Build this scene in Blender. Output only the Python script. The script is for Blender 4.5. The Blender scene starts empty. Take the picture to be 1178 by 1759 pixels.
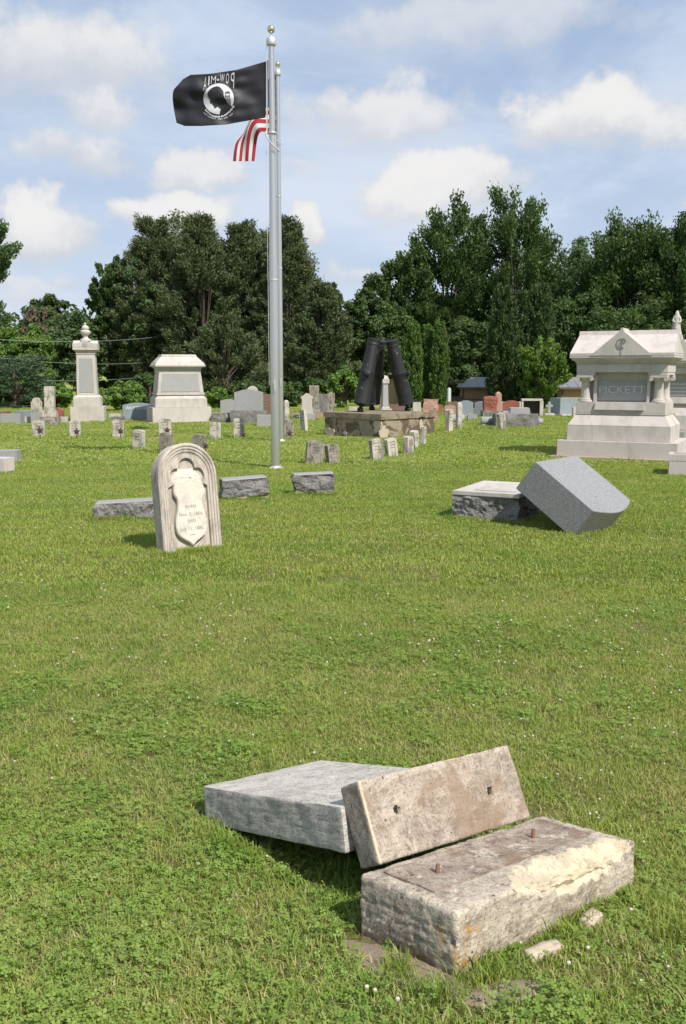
import bpy, bmesh, math, random
import numpy as np
from mathutils import Vector, Matrix, noise
R = math.radians
random.seed(7)
rng = np.random.default_rng(7)
S = bpy.context.scene
COL = S.collection

# ------------------------------------------------------------ camera
CX, CY, F = 589.0, 879.5, 1600.0
PITCH = math.atan((CY - 640.0) / F)
EYE = Vector((0, 0, 1.6))
cam = bpy.data.objects.new('camera', bpy.data.cameras.new('camera'))
COL.objects.link(cam)
cam.location = EYE
cam.rotation_euler = (math.pi / 2 - PITCH, 0, 0)
cam.data.sensor_fit = 'VERTICAL'
cam.data.sensor_height = 36.0
cam.data.lens = 36.0 * F / 1759.0
cam.data.clip_start = 0.05
cam.data.clip_end = 3000
S.camera = cam
FW = Vector((0, math.cos(PITCH), -math.sin(PITCH)))
UPV = Vector((0, math.sin(PITCH), math.cos(PITCH)))
def ray(px, py):
    return FW + Vector((1, 0, 0)) * ((px - CX) / F) + UPV * ((CY - py) / F)
def at(px, py, Y):
    d = ray(px, py)
    return EYE + d * (Y / d.y)

# ------------------------------------------------------------ light, sky
SUN_EL, SUN_AZ = R(49), math.atan2(0.64, -0.77)      # azimuth measured from +Y towards +X
sd = Vector((math.sin(SUN_AZ) * math.cos(SUN_EL), math.cos(SUN_AZ) * math.cos(SUN_EL), math.sin(SUN_EL)))
sun = bpy.data.objects.new('sun', bpy.data.lights.new('sun', 'SUN'))
COL.objects.link(sun)
sun.data.energy = 4.6
sun.data.angle = R(0.55)
sun.data.color = (1.0, 0.95, 0.87)
sun.rotation_euler = sd.to_track_quat('Z', 'Y').to_euler()
S.view_settings.view_transform = 'Standard'
S.view_settings.look = 'None'
S.view_settings.gamma = 1
S.view_settings.use_curve_mapping = False
S.view_settings.exposure = 0.34

W = bpy.data.worlds.new('World')
S.world = W
W.use_nodes = True
wt = W.node_tree
wt.nodes.clear()
class NT:
    """tiny helper for node graphs"""
    def __init__(s, t): s.t = t
    def n(s, typ, **k):
        nd = s.t.nodes.new(typ)
        for a, v in k.items():
            setattr(nd, a, v)
        return nd
    def put(s, sock, v):
        if hasattr(v, 'is_linked') or isinstance(v, bpy.types.NodeSocket): s.t.links.new(v, sock)
        elif v is not None: sock.default_value = v
    def m(s, op, a, b=None, c=None, clamp=False):
        nd = s.n('ShaderNodeMath', operation=op, use_clamp=clamp)
        for i, v in enumerate((a, b, c)):
            if v is not None: s.put(nd.inputs[i], v)
        return nd.outputs[0]
    def vm(s, op, a, b=None, sc=None):
        nd = s.n('ShaderNodeVectorMath', operation=op)
        s.put(nd.inputs[0], a)
        if b is not None: s.put(nd.inputs[1], b)
        if sc is not None: s.put(nd.inputs[3], sc)
        return nd.outputs[1] if op in ('LENGTH', 'DOT_PRODUCT') else nd.outputs[0]
    def noise(s, vec, scale, det=4, rough=.55, dist=0, out=0):
        nd = s.n('ShaderNodeTexNoise')
        s.put(nd.inputs['Vector'], vec)
        nd.inputs['Scale'].default_value = scale
        nd.inputs['Detail'].default_value = det
        nd.inputs['Roughness'].default_value = rough
        nd.inputs['Distortion'].default_value = dist
        return nd.outputs[out]
    def ss(s, v, lo, hi, a=0., b=1.):
        nd = s.n('ShaderNodeMapRange', interpolation_type='SMOOTHSTEP')
        s.put(nd.inputs[0], v)
        for i, q in enumerate((lo, hi, a, b)): s.put(nd.inputs[i + 1], q)
        return nd.outputs[0]
    def mix(s, f, a, b, blend='MIX'):
        nd = s.n('ShaderNodeMix', data_type='RGBA', blend_type=blend)
        s.put(nd.inputs[0], f)
        s.put(nd.inputs[6], a if not isinstance(a, tuple) else (*a[:3], 1))
        s.put(nd.inputs[7], b if not isinstance(b, tuple) else (*b[:3], 1))
        return nd.outputs[2]
w = NT(wt)
sky = w.n('ShaderNodeTexSky', sky_type='NISHITA')
sky.sun_disc = False
sky.sun_elevation = SUN_EL
sky.sun_rotation = SUN_AZ
sky.altitude = 200
sky.air_density = 1.0
sky.dust_density = 1.6
sky.ozone_density = 1.0
g = w.n('ShaderNodeTexCoord').outputs['Generated']
sp = w.n('ShaderNodeSeparateXYZ'); wt.links.new(g, sp.inputs[0])
az = w.m('ARCTAN2', sp.outputs[0], sp.outputs[1])
el = w.m('ARCSINE', sp.outputs[2])
cmb = w.n('ShaderNodeCombineXYZ'); w.put(cmb.inputs[0], az); w.put(cmb.inputs[1], el)
wrp = w.vm('SCALE', w.vm('SUBTRACT', w.noise(g, 7.0, 5, .6, out=1), (.5, .5, .5)), None, .16)
P2 = w.vm('ADD', cmb.outputs[0], w.vm('MULTIPLY', wrp, (1, .75, 0)))
# ragged edges of the cumulus heads
n1 = w.noise(g, 9.0, 7, .58)
n2 = w.noise(g, 26.0, 7, .62)
rag = w.m('ADD', w.m('MULTIPLY', w.m('SUBTRACT', n1, .5), 1.5), w.m('MULTIPLY', w.m('SUBTRACT', n2, .5), .8))
def px_dir(px, py):
    d = ray(px, py).normalized()
    return math.atan2(d.x, d.y), math.asin(d.z)
mask = None; shade = None
CL = [(1035, 222, 150, 62), (785, 335, 150, 55), (650, 218, 190, 62), (85, 385, 150, 62), (120, 268, 120, 50), (290, 360, 80, 42),
      (520, 395, 42, 38), (90, 120, 230, 105), (330, 295, 75, 36), (760, 60, 260, 70), (520, 300, 60, 30), (880, 40, 220, 50), (170, 200, 90, 45), (60, 480, 130, 28), (640, 470, 120, 25),
      (-420, 300, 200, 70), (-250, 80, 210, 80), (1450, 330, 190, 60), (1700, 150, 220, 80), (-800, 200, 240, 90), (2200, 260, 240, 80)]
for i, (cx, cy, rx, ry) in enumerate(CL):
    a0, e0 = px_dir(cx, cy)
    sx, sy = rx / F, ry / F
    dv = w.vm('MULTIPLY', w.vm('SUBTRACT', P2, (a0, e0, 0)), (1 / sx, 1 / sy, 0))
    L = w.m('SUBTRACT', 1.0, w.vm('LENGTH', dv))
    sep = w.n('ShaderNodeSeparateXYZ'); w.put(sep.inputs[0], dv)
    # flat base: cut off below
    base = w.ss(sep.outputs[1], -.75, -.15)
    v = w.m('MULTIPLY', w.m('ADD', L, w.m('MULTIPLY', rag, 1.0)), 1.0)
    k = w.m('MULTIPLY', w.ss(v, -.12, .52), w.m('MULTIPLY_ADD', base, .75, .25))
    soft = .45 if ry <= 30 or rx in (220, 260) else (.7 if i in (7, 2, 4, 8, 11, 12) else .92)
    k = w.m('MULTIPLY', k, soft)
    sh = w.m('MULTIPLY', k, w.ss(w.m('ADD', sep.outputs[1], w.m('MULTIPLY', rag, 1.1)), -.7, .55))
    mask = k if mask is None else w.m('MAXIMUM', mask, k)
    shade = sh if shade is None else w.m('MAXIMUM', shade, sh)
# thin veil all over the sky, thicker towards the horizon
flat = w.n('ShaderNodeMapping'); w.put(flat.inputs[0], g); flat.inputs['Scale'].default_value = (1, 1, 2.6)
veil = w.ss(w.noise(flat.outputs[0], 3.2, 6, .6, .4), .36, .70)
hz = w.ss(el, 0.0, .42, .62, .16)
veil = w.m('ADD', w.m('MULTIPLY', veil, .62), hz, clamp=True)
skyc = w.vm('SCALE', sky.outputs[0], None, 1.0)
blue = w.mix(.55, skyc, (4.3, 6.2, 9.4))
c1 = w.mix(veil, blue, (7.2, 8.1, 9.5))
greyc = w.mix(w.noise(g, 14, 4), (6.3, 6.6, 7.1), (7.8, 7.9, 8.2))
c2 = w.mix(mask, c1, greyc)
c3 = w.mix(w.ss(shade, .05, 1.0), c2, (9.3, 9.2, 9.15))
bg = w.n('ShaderNodeBackground')
w.put(bg.inputs[0], c3)
bg.inputs[1].default_value = 0.075
wo = w.n('ShaderNodeOutputWorld')
wt.links.new(bg.outputs[0], wo.inputs[0])

# ------------------------------------------------------------ materials
MATS = {}
def new_mat(name):
    m = bpy.data.materials.new(name); m.use_nodes = True
    t = NT(m.node_tree)
    b = m.node_tree.nodes['Principled BSDF']
    MATS[name] = m
    return m, t, b
def coords(t, rnd=True):
    o = t.n('ShaderNodeTexCoord').outputs['Object']
    if not rnd: return o
    r = t.n('ShaderNodeObjectInfo').outputs['Random']
    return t.vm('ADD', o, t.vm('SCALE', (13.7, 7.3, 21.1), None, r))
def bump(t, b, h, strength=.5, dist=.01):
    nd = t.n('ShaderNodeBump'); nd.inputs['Strength'].default_value = strength; nd.inputs['Distance'].default_value = dist
    t.put(nd.inputs['Height'], h)
    t.put(b.inputs['Normal'], nd.outputs[0])
def stone(name, light, dark, big=2.0, fine=60, stain=None, stain_amt=0., streak=False, speck=None, rough=.85, bs=.5, bd=.004, mott=.6):
    m, t, b = new_mat(name)
    c = coords(t)
    a = t.ss(t.noise(c, big, 6, .62, .3), .35, .68)
    col = t.mix(t.m('MULTIPLY', a, mott), light, dark)
    f = t.noise(c, fine, 4, .7)
    col = t.mix(t.ss(f, .3, .75, 0, .35), col, tuple(x * .62 for x in dark))
    if speck:
        vo = t.n('ShaderNodeTexVoronoi'); t.put(vo.inputs['Vector'], c); vo.inputs['Scale'].default_value = speck[1]
        s1 = t.n('ShaderNodeSeparateColor'); t.put(s1.inputs[0], vo.outputs['Color'])
        col = t.mix(t.ss(s1.outputs[0], .62, .72, 0, speck[2]), col, speck[0])
        col = t.mix(t.ss(s1.outputs[1], .78, .82, 0, speck[2]), col, (.5, .5, .5))
    if stain:
        mp = t.n('ShaderNodeMapping'); t.put(mp.inputs[0], c)
        mp.inputs['Scale'].default_value = (1, 1, .22) if streak else (1, 1, 1)
        q = t.noise(mp.outputs[0], big * 3.2, 7, .68, .5)
        q2 = t.noise(c, big * 1.1, 3, .5)
        col = t.mix(t.m('MULTIPLY', t.ss(t.m('ADD', q, t.m('MULTIPLY', t.m('SUBTRACT', q2, .5), .6)), .46, .62), stain_amt), col, stain)
    t.put(b.inputs['Base Color'], col)
    b.inputs['Roughness'].default_value = rough
    b.inputs['Specular IOR Level'].default_value = .25
    bump(t, b, t.m('ADD', f, t.m('MULTIPLY', t.noise(c, fine * .25, 5, .6), 1.4)), bs, bd)
    return m
stone('granite_white', (.545, .495, .455), (.475, .43, .39), 1.6, 90, (.30, .27, .235), .35, True, mott=.7)
stone('granite_mid_grey', (.36, .355, .345), (.30, .295, .285), 2, 90, mott=.5, speck=((.14, .14, .14), 220, .4))  # speckled mid-grey granite for panels, small carvings and plain stones
stone('granite_grey', (.33, .325, .32), (.27, .265, .26), 2, 120, speck=((.10, .10, .11), 260, .55), rough=.7, bs=.2)
stone('granite_polished', (.255, .25, .245), (.225, .22, .215), 2, 160, speck=((.08, .08, .085), 260, .7), rough=.34, bs=.03)
stone('granite_rock', (.25, .232, .215), (.10, .092, .084), 5, 40, (.10, .095, .09), .55, bs=.9, bd=.012, speck=((.12, .12, .12), 180, .4))
stone('granite_red', (.34, .125, .085), (.22, .075, .055), 4, 60, bs=.7, bd=.01)
stone('granite_pink', (.44, .27, .22), (.32, .19, .155), 4, 60, bs=.6, bd=.01)
stone('granite_brown', (.22, .13, .10), (.15, .09, .07), 4, 60)
stone('granite_bluegrey', (.27, .31, .335), (.22, .25, .27), 2, 90, rough=.5, bs=.2)
stone('marble_aged', (.54, .49, .42), (.42, .38, .32), 5, 70, (.13, .115, .10), .75, True, bs=.6)
stone('marble_dark', (.36, .32, .26), (.22, .19, .155), 7, 70, (.09, .08, .07), .75, True, bs=.8, bd=.008)
stone('marble_head', (.54, .48, .405), (.43, .38, .32), 6, 130, (.22, .19, .165), .55, True, bs=.6, bd=.004)
stone('marble_cream', (.66, .61, .51), (.55, .50, .41), 6, 110, (.30, .27, .23), .25, bs=.35, bd=.002)
stone('stucco', (.30, .25, .18), (.21, .17, .12), 4, 50, (.10, .075, .052), .6, bs=.8, bd=.01)
stone('stucco_body', (.33, .275, .20), (.26, .21, .15), 5, 50, bs=.8, bd=.01)
m = MATS['stucco_body']; t = NT(m.node_tree); b = m.node_tree.nodes['Principled BSDF']
c = coords(t); old = b.inputs['Base Color'].links[0].from_socket
q_ = t.m('ADD', t.noise(c, 1.9, 5, .62, .6), t.m('MULTIPLY', t.noise(c, 12, 4, .6), .25))
core = t.mix(t.noise(c, 14, 5, .7), (.085, .060, .042), (.17, .125, .088))
t.put(b.inputs['Base Color'], t.mix(t.ss(q_, .565, .60, 1, 0), old, core))
stone('footing', (.44, .34, .25), (.33, .25, .18), 5, 60, bs=.6, bd=.006)
stone('limestone_chip', (.50, .42, .32), (.40, .33, .25), 9, 90, bs=.4, bd=.004)

def simple(name, col, rough=.6, metal=0, noise_amt=.15, sc=8, spec=.4):
    m, t, b = new_mat(name)
    c = coords(t)
    t.put(b.inputs['Base Color'], t.mix(t.m('MULTIPLY', t.noise(c, sc, 5, .6), noise_amt * 2), col, tuple(x * .55 for x in col)))
    b.inputs['Roughness'].default_value = rough; b.inputs['Metallic'].default_value = metal
    b.inputs['Specular IOR Level'].default_value = spec
    return m
simple('aluminium', (.60, .58, .545), .30, .8, .06, 3)
simple('aluminium_dull', (.62, .61, .58), .5, .6, .1)
simple('gold_ball', (.66, .62, .42), .18, .9, .05)
simple('rope', (.62, .61, .57), .8)
simple('rust_pin', (.22, .12, .075), .9, 0, .3, 60)
simple('bronze_star', (.085, .055, .045), .7, .2, .3, 30)
simple('iron_black', (.018, .018, .022), .42, .25, .3, 5, .5)
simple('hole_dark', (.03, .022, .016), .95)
simple('shed_tan', (.40, .265, .165), .8, 0, .08, 3)
simple('shed_trim', (.16, .10, .075), .7)
simple('shed_roof', (.25, .25, .255), .45, .3, .1, 2)
simple('house_white', (.52, .52, .50), .8)
simple('dark_bronze_panel', (.035, .028, .026), .4, .2)
simple('wire_grey', (.30, .30, .31), .6)
simple('letter_dark', (.24, .22, .20), .9)
simple('letter_pale', (.75, .75, .74), .8)
simple('letter_panel', (.56, .55, .53), .8)
simple('bark', (.115, .085, .065), .95, 0, .45, 6)
simple('bark_grey', (.17, .145, .125), .95, 0, .4, 6)
simple('flag_white', (.50, .50, .50), .9, 0, .04)
simple('flag_red', (.27, .018, .028), .9, 0, .04)
simple('flag_blue', (.03, .04, .14), .9, 0, .04)
simple('clover_white', (.50, .46, .38), .9, 0, .1, 300)
m, t, b = new_mat('flag_black')
b.inputs['Base Color'].default_value = (.012, .011, .015, 1); b.inputs['Roughness'].default_value = .55
b.inputs['Sheen Weight'].default_value = .12; b.inputs['Specular IOR Level'].default_value = .35
# brushed pole: faint rings
# cannon paint with worn spots
m = MATS['iron_black']; t = NT(m.node_tree); b = m.node_tree.nodes['Principled BSDF']
c = coords(t)
spots = t.ss(t.noise(c, 7, 5, .7, .6), .62, .68)
t.put(b.inputs['Base Color'], t.mix(spots, t.mix(t.noise(c, 3, 4), (.013, .013, .014), (.026, .026, .027)), (.20, .19, .17)))
t.put(b.inputs['Roughness'], t.ss(t.noise(c, 12, 4), .3, .7, .45, .7))
bump(t, b, t.noise(c, 40, 4), .35, .004)
# bark relief
for nm in ('bark', 'bark_grey'):
    m = MATS[nm]; t = NT(m.node_tree); b = m.node_tree.nodes['Principled BSDF']
    mp = t.n('ShaderNodeMapping'); t.put(mp.inputs[0], coords(t)); mp.inputs['Scale'].default_value = (1, 1, .2)
    bump(t, b, t.noise(mp.outputs[0], 22, 5, .7), 1, .03)

# weathered limestone of the foreground pieces; 'fresh' marks freshly broken stone, 'soil' the stained foot
def old_lime(name, light, mid, dark, lichen=.0, brown=0.):
    m, t, b = new_mat(name)
    c = coords(t, False)
    A = t.noise(c, 7, 8, .68, .4); B = t.noise(c, 26, 6, .7); C = t.noise(c, 120, 5, .7)
    col = t.mix(t.ss(A, .40, .56), light, mid)
    col = t.mix(t.ss(t.m('ADD', B, t.m('MULTIPLY', t.m('SUBTRACT', A, .5), .6)), .50, .64, 0, .7), col, dark)
    col = t.mix(t.ss(C, .50, .66, 0, .75), col, tuple(x * .45 for x in dark))
    mz = t.n('ShaderNodeMapping'); t.put(mz.inputs[0], c); mz.inputs['Scale'].default_value = (.25, .25, 2.2)
    Bd = t.noise(mz.outputs[0], 26, 6, .7, .4)
    gn = t.n('ShaderNodeSeparateXYZ'); t.put(gn.inputs[0], t.n('ShaderNodeNewGeometry').outputs['Normal'])
    sidef = t.ss(gn.outputs[2], .45, .75, 1, 0)
    col = t.mix(t.m('MULTIPLY', t.ss(Bd, .52, .64, 0, .5), sidef), col, dark)
    col = t.mix(t.m('MULTIPLY', t.ss(t.m('ABSOLUTE', t.m('SUBTRACT', Bd, .5)), 0, .008, .6, 0), sidef), col, tuple(x * .35 for x in dark))
    # veins of pale salt deposit
    ri = t.m('ABSOLUTE', t.m('SUBTRACT', t.noise(c, 9, 5, .65, .8), .5))
    col = t.mix(t.ss(ri, .0, .03, .5, 0), col, tuple(min(1, x * 1.25) for x in light))
    # black pin holes
    vo = t.n('ShaderNodeTexVoronoi'); t.put(vo.inputs['Vector'], c); vo.inputs['Scale'].default_value = 34
    pit = t.m('MULTIPLY', t.ss(vo.outputs[0], .06, .16, 1, 0), t.ss(t.noise(c, 11, 2), .52, .6))
    col = t.mix(t.m('MULTIPLY', pit, .8), col, (.05, .042, .035))
    if brown:
        col = t.mix(t.ss(t.noise(c, 4.2, 5, .6, .9), .48, .62, 0, brown), col, (.23, .155, .10))
    at_ = t.n('ShaderNodeAttribute', attribute_name='wear')
    s = t.n('ShaderNodeSeparateColor'); t.put(s.inputs[0], at_.outputs['Color'])
    if lichen:
        l = t.m('MULTIPLY', t.ss(t.noise(c, 30, 5, .7, .5), .5, .57), s.outputs[2])
        col = t.mix(t.m('MULTIPLY', l, lichen), col, (.40, .20, .035))
    fresh = t.mix(t.noise(c, 18, 6, .7), (.62, .53, .38), (.55, .45, .31))
    fresh = t.mix(t.ss(t.noise(c, 11, 6, .7), .48, .60, 0, .8), fresh, (.42, .355, .26))
    fresh = t.mix(t.ss(B, .54, .64, 0, .7), fresh, (.27, .215, .15))
    col = t.mix(t.ss(t.m('ADD', s.outputs[0], t.m('MULTIPLY', t.m('SUBTRACT', t.noise(c, 50, 5, .7), .5), .9)), .3, .75), col, fresh)
    col = t.mix(t.m('MULTIPLY', s.outputs[1], t.ss(B, .2, .6, .5, 1)), col, (.19, .125, .085))
    t.put(b.inputs['Base Color'], col)
    b.inputs['Roughness'].default_value = .92; b.inputs['Specular IOR Level'].default_value = .15
    h = t.m('ADD', t.m('MULTIPLY', B, 1.0), t.m('MULTIPLY', C, .45))
    h = t.m('SUBTRACT', h, t.m('MULTIPLY', pit, .8))
    h = t.m('ADD', h, t.m('MULTIPLY', Bd, t.m('MULTIPLY', sidef, .7)))
    bump(t, b, h, .9, .007)
    return m
old_lime('lime_block', (.49, .425, .335), (.375, .32, .25), (.205, .168, .13), lichen=.9)
old_lime('lime_bed', (.37, .305, .25), (.28, .22, .175), (.155, .12, .095), brown=.6)
old_lime('lime_holed', (.44, .37, .30), (.345, .285, .225), (.20, .16, .125), brown=.65)
old_lime('marble_slab', (.55, .51, .455), (.49, .45, .40), (.33, .29, .245))
# weather-beaten grain running along the sides of the fallen slab
m = MATS['marble_slab']; t = NT(m.node_tree); b = m.node_tree.nodes['Principled BSDF']
c = coords(t, False)
mp = t.n('ShaderNodeMapping'); t.put(mp.inputs[0], c); mp.inputs['Scale'].default_value = (.22, .22, 1.6)
gr = t.noise(mp.outputs[0], 60, 6, .7, .3)
nrm = t.n('ShaderNodeNewGeometry').outputs['Normal']
sn = t.n('ShaderNodeSeparateXYZ'); t.put(sn.inputs[0], nrm)
side = t.ss(sn.outputs[2], .4, .75, 1, 0)
old = b.inputs['Base Color'].links[0].from_socket
t.put(b.inputs['Base Color'], t.mix(t.m('MULTIPLY', t.ss(gr, .50, .64, 0, .55), side), old, (.17, .155, .125)))

def foliage(name, a, bcol, trans=.25, rough=.6, straw=None):
    m = bpy.data.materials.new(name); m.use_nodes = True
    MATS[name] = m
    t = NT(m.node_tree); m.node_tree.nodes.clear()
    v = t.n('ShaderNodeAttribute', attribute_name='v')
    s = t.n('ShaderNodeSeparateColor'); t.put(s.inputs[0], v.outputs['Color'])
    col = t.mix(s.outputs[0], a, bcol)
    if straw:
        col = t.mix(s.outputs[1], col, straw)
    d = t.n('ShaderNodeBsdfPrincipled')
    t.put(d.inputs['Base Color'], col); d.inputs['Roughness'].default_value = rough; d.inputs['Specular IOR Level'].default_value = .3
    tr = t.n('ShaderNodeBsdfTranslucent')
    t.put(tr.inputs[0], t.vm('MULTIPLY', col, (1.1, 1.25, .7)))
    mx = t.n('ShaderNodeMixShader'); mx.inputs[0].default_value = trans
    m.node_tree.links.new(d.outputs[0], mx.inputs[1]); m.node_tree.links.new(tr.outputs[0], mx.inputs[2])
    o = t.n('ShaderNodeOutputMaterial'); m.node_tree.links.new(mx.outputs[0], o.inputs[0])
    return m
foliage('leaf_cedar', (.052, .074, .030), (.130, .160, .064), .1)
foliage('leaf_maple', (.034, .066, .020), (.112, .170, .048), .34)
foliage('leaf_maple_far', (.058, .100, .038), (.12, .18, .066), .25)
foliage('leaf_thuja', (.048, .092, .020), (.125, .200, .038), .12)
foliage('leaf_thuja_dark', (.026, .050, .014), (.066, .108, .028), .1)
foliage('leaf_bright', (.085, .150, .028), (.18, .27, .05), .32)
foliage('leaf_bush', (.080, .150, .030), (.17, .27, .05), .3)
foliage('leaf_pine', (.045, .08, .042), (.085, .13, .06), .1)
foliage('twig_dead', (.13, .10, .07), (.20, .16, .11), .1)

def lawn_colour(t, v, per_inst):
    """lawn colour from world position: lush, ordinary and dry patches"""
    p = t.n('ShaderNodeNewGeometry').outputs['Position']
    A = t.noise(p, .55, 5, .6, .3); B = t.noise(p, 2.6, 5, .65); C = t.noise(p, 9, 4, .6)
    lush = t.ss(t.m('ADD', A, t.m('MULTIPLY', t.m('SUBTRACT', B, .5), 1.0)), .44, .58)
    dry = t.ss(t.m('ADD', B, t.m('MULTIPLY', t.m('SUBTRACT', C, .5), .9)), .47, .66)
    col = t.mix(lush, (.318, .372, .074), (.212, .318, .050))
    col = t.mix(t.m('MULTIPLY', dry, t.m('MULTIPLY_ADD', lush, -.35, 1.0)), col, (.43, .41, .125))
    big = t.noise(p, .9, 4, .6, .8)
    thin = t.m('MULTIPLY', t.ss(t.m('ADD', big, t.m('MULTIPLY', t.m('SUBTRACT', C, .5), .5)), .52, .68), .55)
    col = t.mix(thin, col, (.420, .375, .140))
    st = t.n('ShaderNodeMapping'); t.put(st.inputs[0], p); st.inputs['Rotation'].default_value = (0, 0, .5); st.inputs['Scale'].default_value = (.25, 1.3, 1)
    col = t.mix(t.ss(t.noise(st.outputs[0], 1.3, 3, .55), .50, .64, 0, .5), col, t.vm('MULTIPLY', col, (.62, .74, .6)))
    if per_inst is not None:
        col = t.mix(t.m('MULTIPLY', per_inst, .5), col, t.vm('MULTIPLY', col, (.65, .72, .6)))
    return col, dry
def grass_mat(name, clover=False):
    m = bpy.data.materials.new(name); m.use_nodes = True
    MATS[name] = m
    t = NT(m.node_tree); m.node_tree.nodes.clear()
    v = t.n('ShaderNodeAttribute', attribute_name='v')
    s = t.n('ShaderNodeSeparateColor'); t.put(s.inputs[0], v.outputs['Color'])
    oi = t.n('ShaderNodeObjectInfo').outputs['Random']
    col, dry = lawn_colour(t, None, oi)
    if clover:
        col = t.mix(.45, col, (.185, .310, .055))
        col = t.mix(t.m('MULTIPLY', s.outputs[0], .6), col, (.26, .36, .09))
    else:
        col = t.mix(t.m('MULTIPLY', s.outputs[0], .55), col, (.33, .40, .095))
        col = t.mix(s.outputs[1], col, (.52, .45, .23))
    d = t.n('ShaderNodeBsdfPrincipled')
    t.put(d.inputs['Base Color'], col); d.inputs['Roughness'].default_value = .55; d.inputs['Specular IOR Level'].default_value = .3
    tr = t.n('ShaderNodeBsdfTranslucent'); t.put(tr.inputs[0], t.vm('MULTIPLY', col, (1.15, 1.25, .7)))
    mx = t.n('ShaderNodeMixShader'); mx.inputs[0].default_value = .4
    m.node_tree.links.new(d.outputs[0], mx.inputs[1]); m.node_tree.links.new(tr.outputs[0], mx.inputs[2])
    o = t.n('ShaderNodeOutputMaterial'); m.node_tree.links.new(mx.outputs[0], o.inputs[0])
grass_mat('grass_blade'); grass_mat('clover_leaf', True)
m, t, b = new_mat('lawn_ground')
col, dry = lawn_colour(t, None, None)
p = t.n('ShaderNodeNewGeometry').outputs['Position']
mp = t.n('ShaderNodeMapping'); t.put(mp.inputs[0], p); mp.inputs['Scale'].default_value = (1, .5, 1)
D = t.noise(mp.outputs[0], 45, 5, .75); D2 = t.noise(p, 14, 4, .7)
col = t.mix(t.ss(D, .35, .68, 0, .6), col, t.vm('MULTIPLY', col, (.45, .5, .45)))
col = t.mix(t.ss(D2, .55, .72, 0, .4), col, (.36, .34, .13))
sw = t.n('ShaderNodeSeparateXYZ'); t.put(sw.inputs[0], p)
soilmask = t.m('MULTIPLY', t.ss(sw.outputs[1], 9, 16, 1, 0), .8)
col = t.mix(soilmask, col, t.mix(t.noise(p, 60, 4), (.15, .14, .05), (.24, .22, .085)))
t.put(b.inputs['Base Color'], col); b.inputs['Roughness'].default_value = 1; b.inputs['Specular IOR Level'].default_value = .1
bump(t, b, t.m('ADD', D, D2), 1, .05)
m, t, b = new_mat('bare_soil')
p = t.n('ShaderNodeNewGeometry').outputs['Position']
t.put(b.inputs['Base Color'], t.mix(t.noise(p, 40, 6, .7), (.44, .35, .245), (.27, .20, .13)))
b.inputs['Roughness'].default_value = 1
bump(t, b, t.noise(p, 70, 6, .75), 1, .015)

# ------------------------------------------------------------ ground
_gy = np.array([-5, 1.2, 1.7, 2.19, 2.76, 3.3, 4.2, 6, 8, 1e4]); _gz = np.array([.25, .20, .135, .052, -.050, -.075, -.07, -.03, 0, 0])
_fy = np.linspace(-5, 12, 341)
_fz = np.interp(_fy, _gy, _gz)
for _ in range(6): _fz[1:-1] = (_fz[:-2] + _fz[1:-1] * 2 + _fz[2:]) / 4
def gz(x, y):
    z = float(np.interp(y, _fy, _fz)) if y < 12 else 0.0
    a = min(1, max(0, (y - 4) / 6))
    z += .012 * noise.noise(Vector((x * 1.1, y * 1.1, 3.3)))
    z += .05 * a * noise.noise(Vector((x * .16, y * .13, 9.1)))
    return z
def ground(px, py):
    d = ray(px, py); z = 0.
    for _ in range(25):
        k = (z - EYE.z) / d.z
        q = EYE + d * k
        z = gz(q.x, q.y)
    return Vector((q.x, q.y, z))
def mppx(Y):                      # metres per photo pixel at distance Y
    return Y / F * .99

def mesh_obj(name, verts, faces, mat, parent=None, smooth=False):
    me = bpy.data.meshes.new(name)
    me.from_pydata([tuple(v) for v in verts], [], faces)
    me.update()
    if mat: me.materials.append(MATS[mat])
    if smooth:
        for p_ in me.polygons: p_.use_smooth = True
    o = bpy.data.objects.new(name, me); COL.objects.link(o)
    if parent: o.parent = parent
    return o
def tag(o, label=None, cat=None, group=None, kind=None):
    if label: o['label'] = label
    if cat: o['category'] = cat
    if group: o['group'] = group
    if kind: o['kind'] = kind
    return o
def empty(name, loc, label, cat, group=None, rz=0, rot=None):
    o = bpy.data.objects.new(name, None); COL.objects.link(o)
    o.location = loc
    o.rotation_euler = rot if rot else (0, 0, rz)
    o.empty_display_size = .2
    return tag(o, label, cat, group)

def build_ground():
    ys = np.concatenate([np.arange(-3, 1.6, .4), np.arange(1.6, 6, .07), np.arange(6, 14, .2), np.arange(14, 50, .7), [52, 60, 75, 100, 150, 250, 500, 900]])
    xs = np.concatenate([[-700, -300, -120, -60], np.arange(-36, -8, 1.2), np.arange(-8, -3, .3), np.arange(-3, 3, .08), np.arange(3, 8, .3), np.arange(8, 36, 1.2), [60, 120, 300, 700]])
    V = [(x, y, gz(x, y)) for y in ys for x in xs]
    n = len(xs)
    Fc = [(j * n + i, j * n + i + 1, (j + 1) * n + i + 1, (j + 1) * n + i) for j in range(len(ys) - 1) for i in range(n - 1)]
    tag(mesh_obj('ground', V, Fc, 'lawn_ground', smooth=True), kind='structure')
build_ground()

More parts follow.
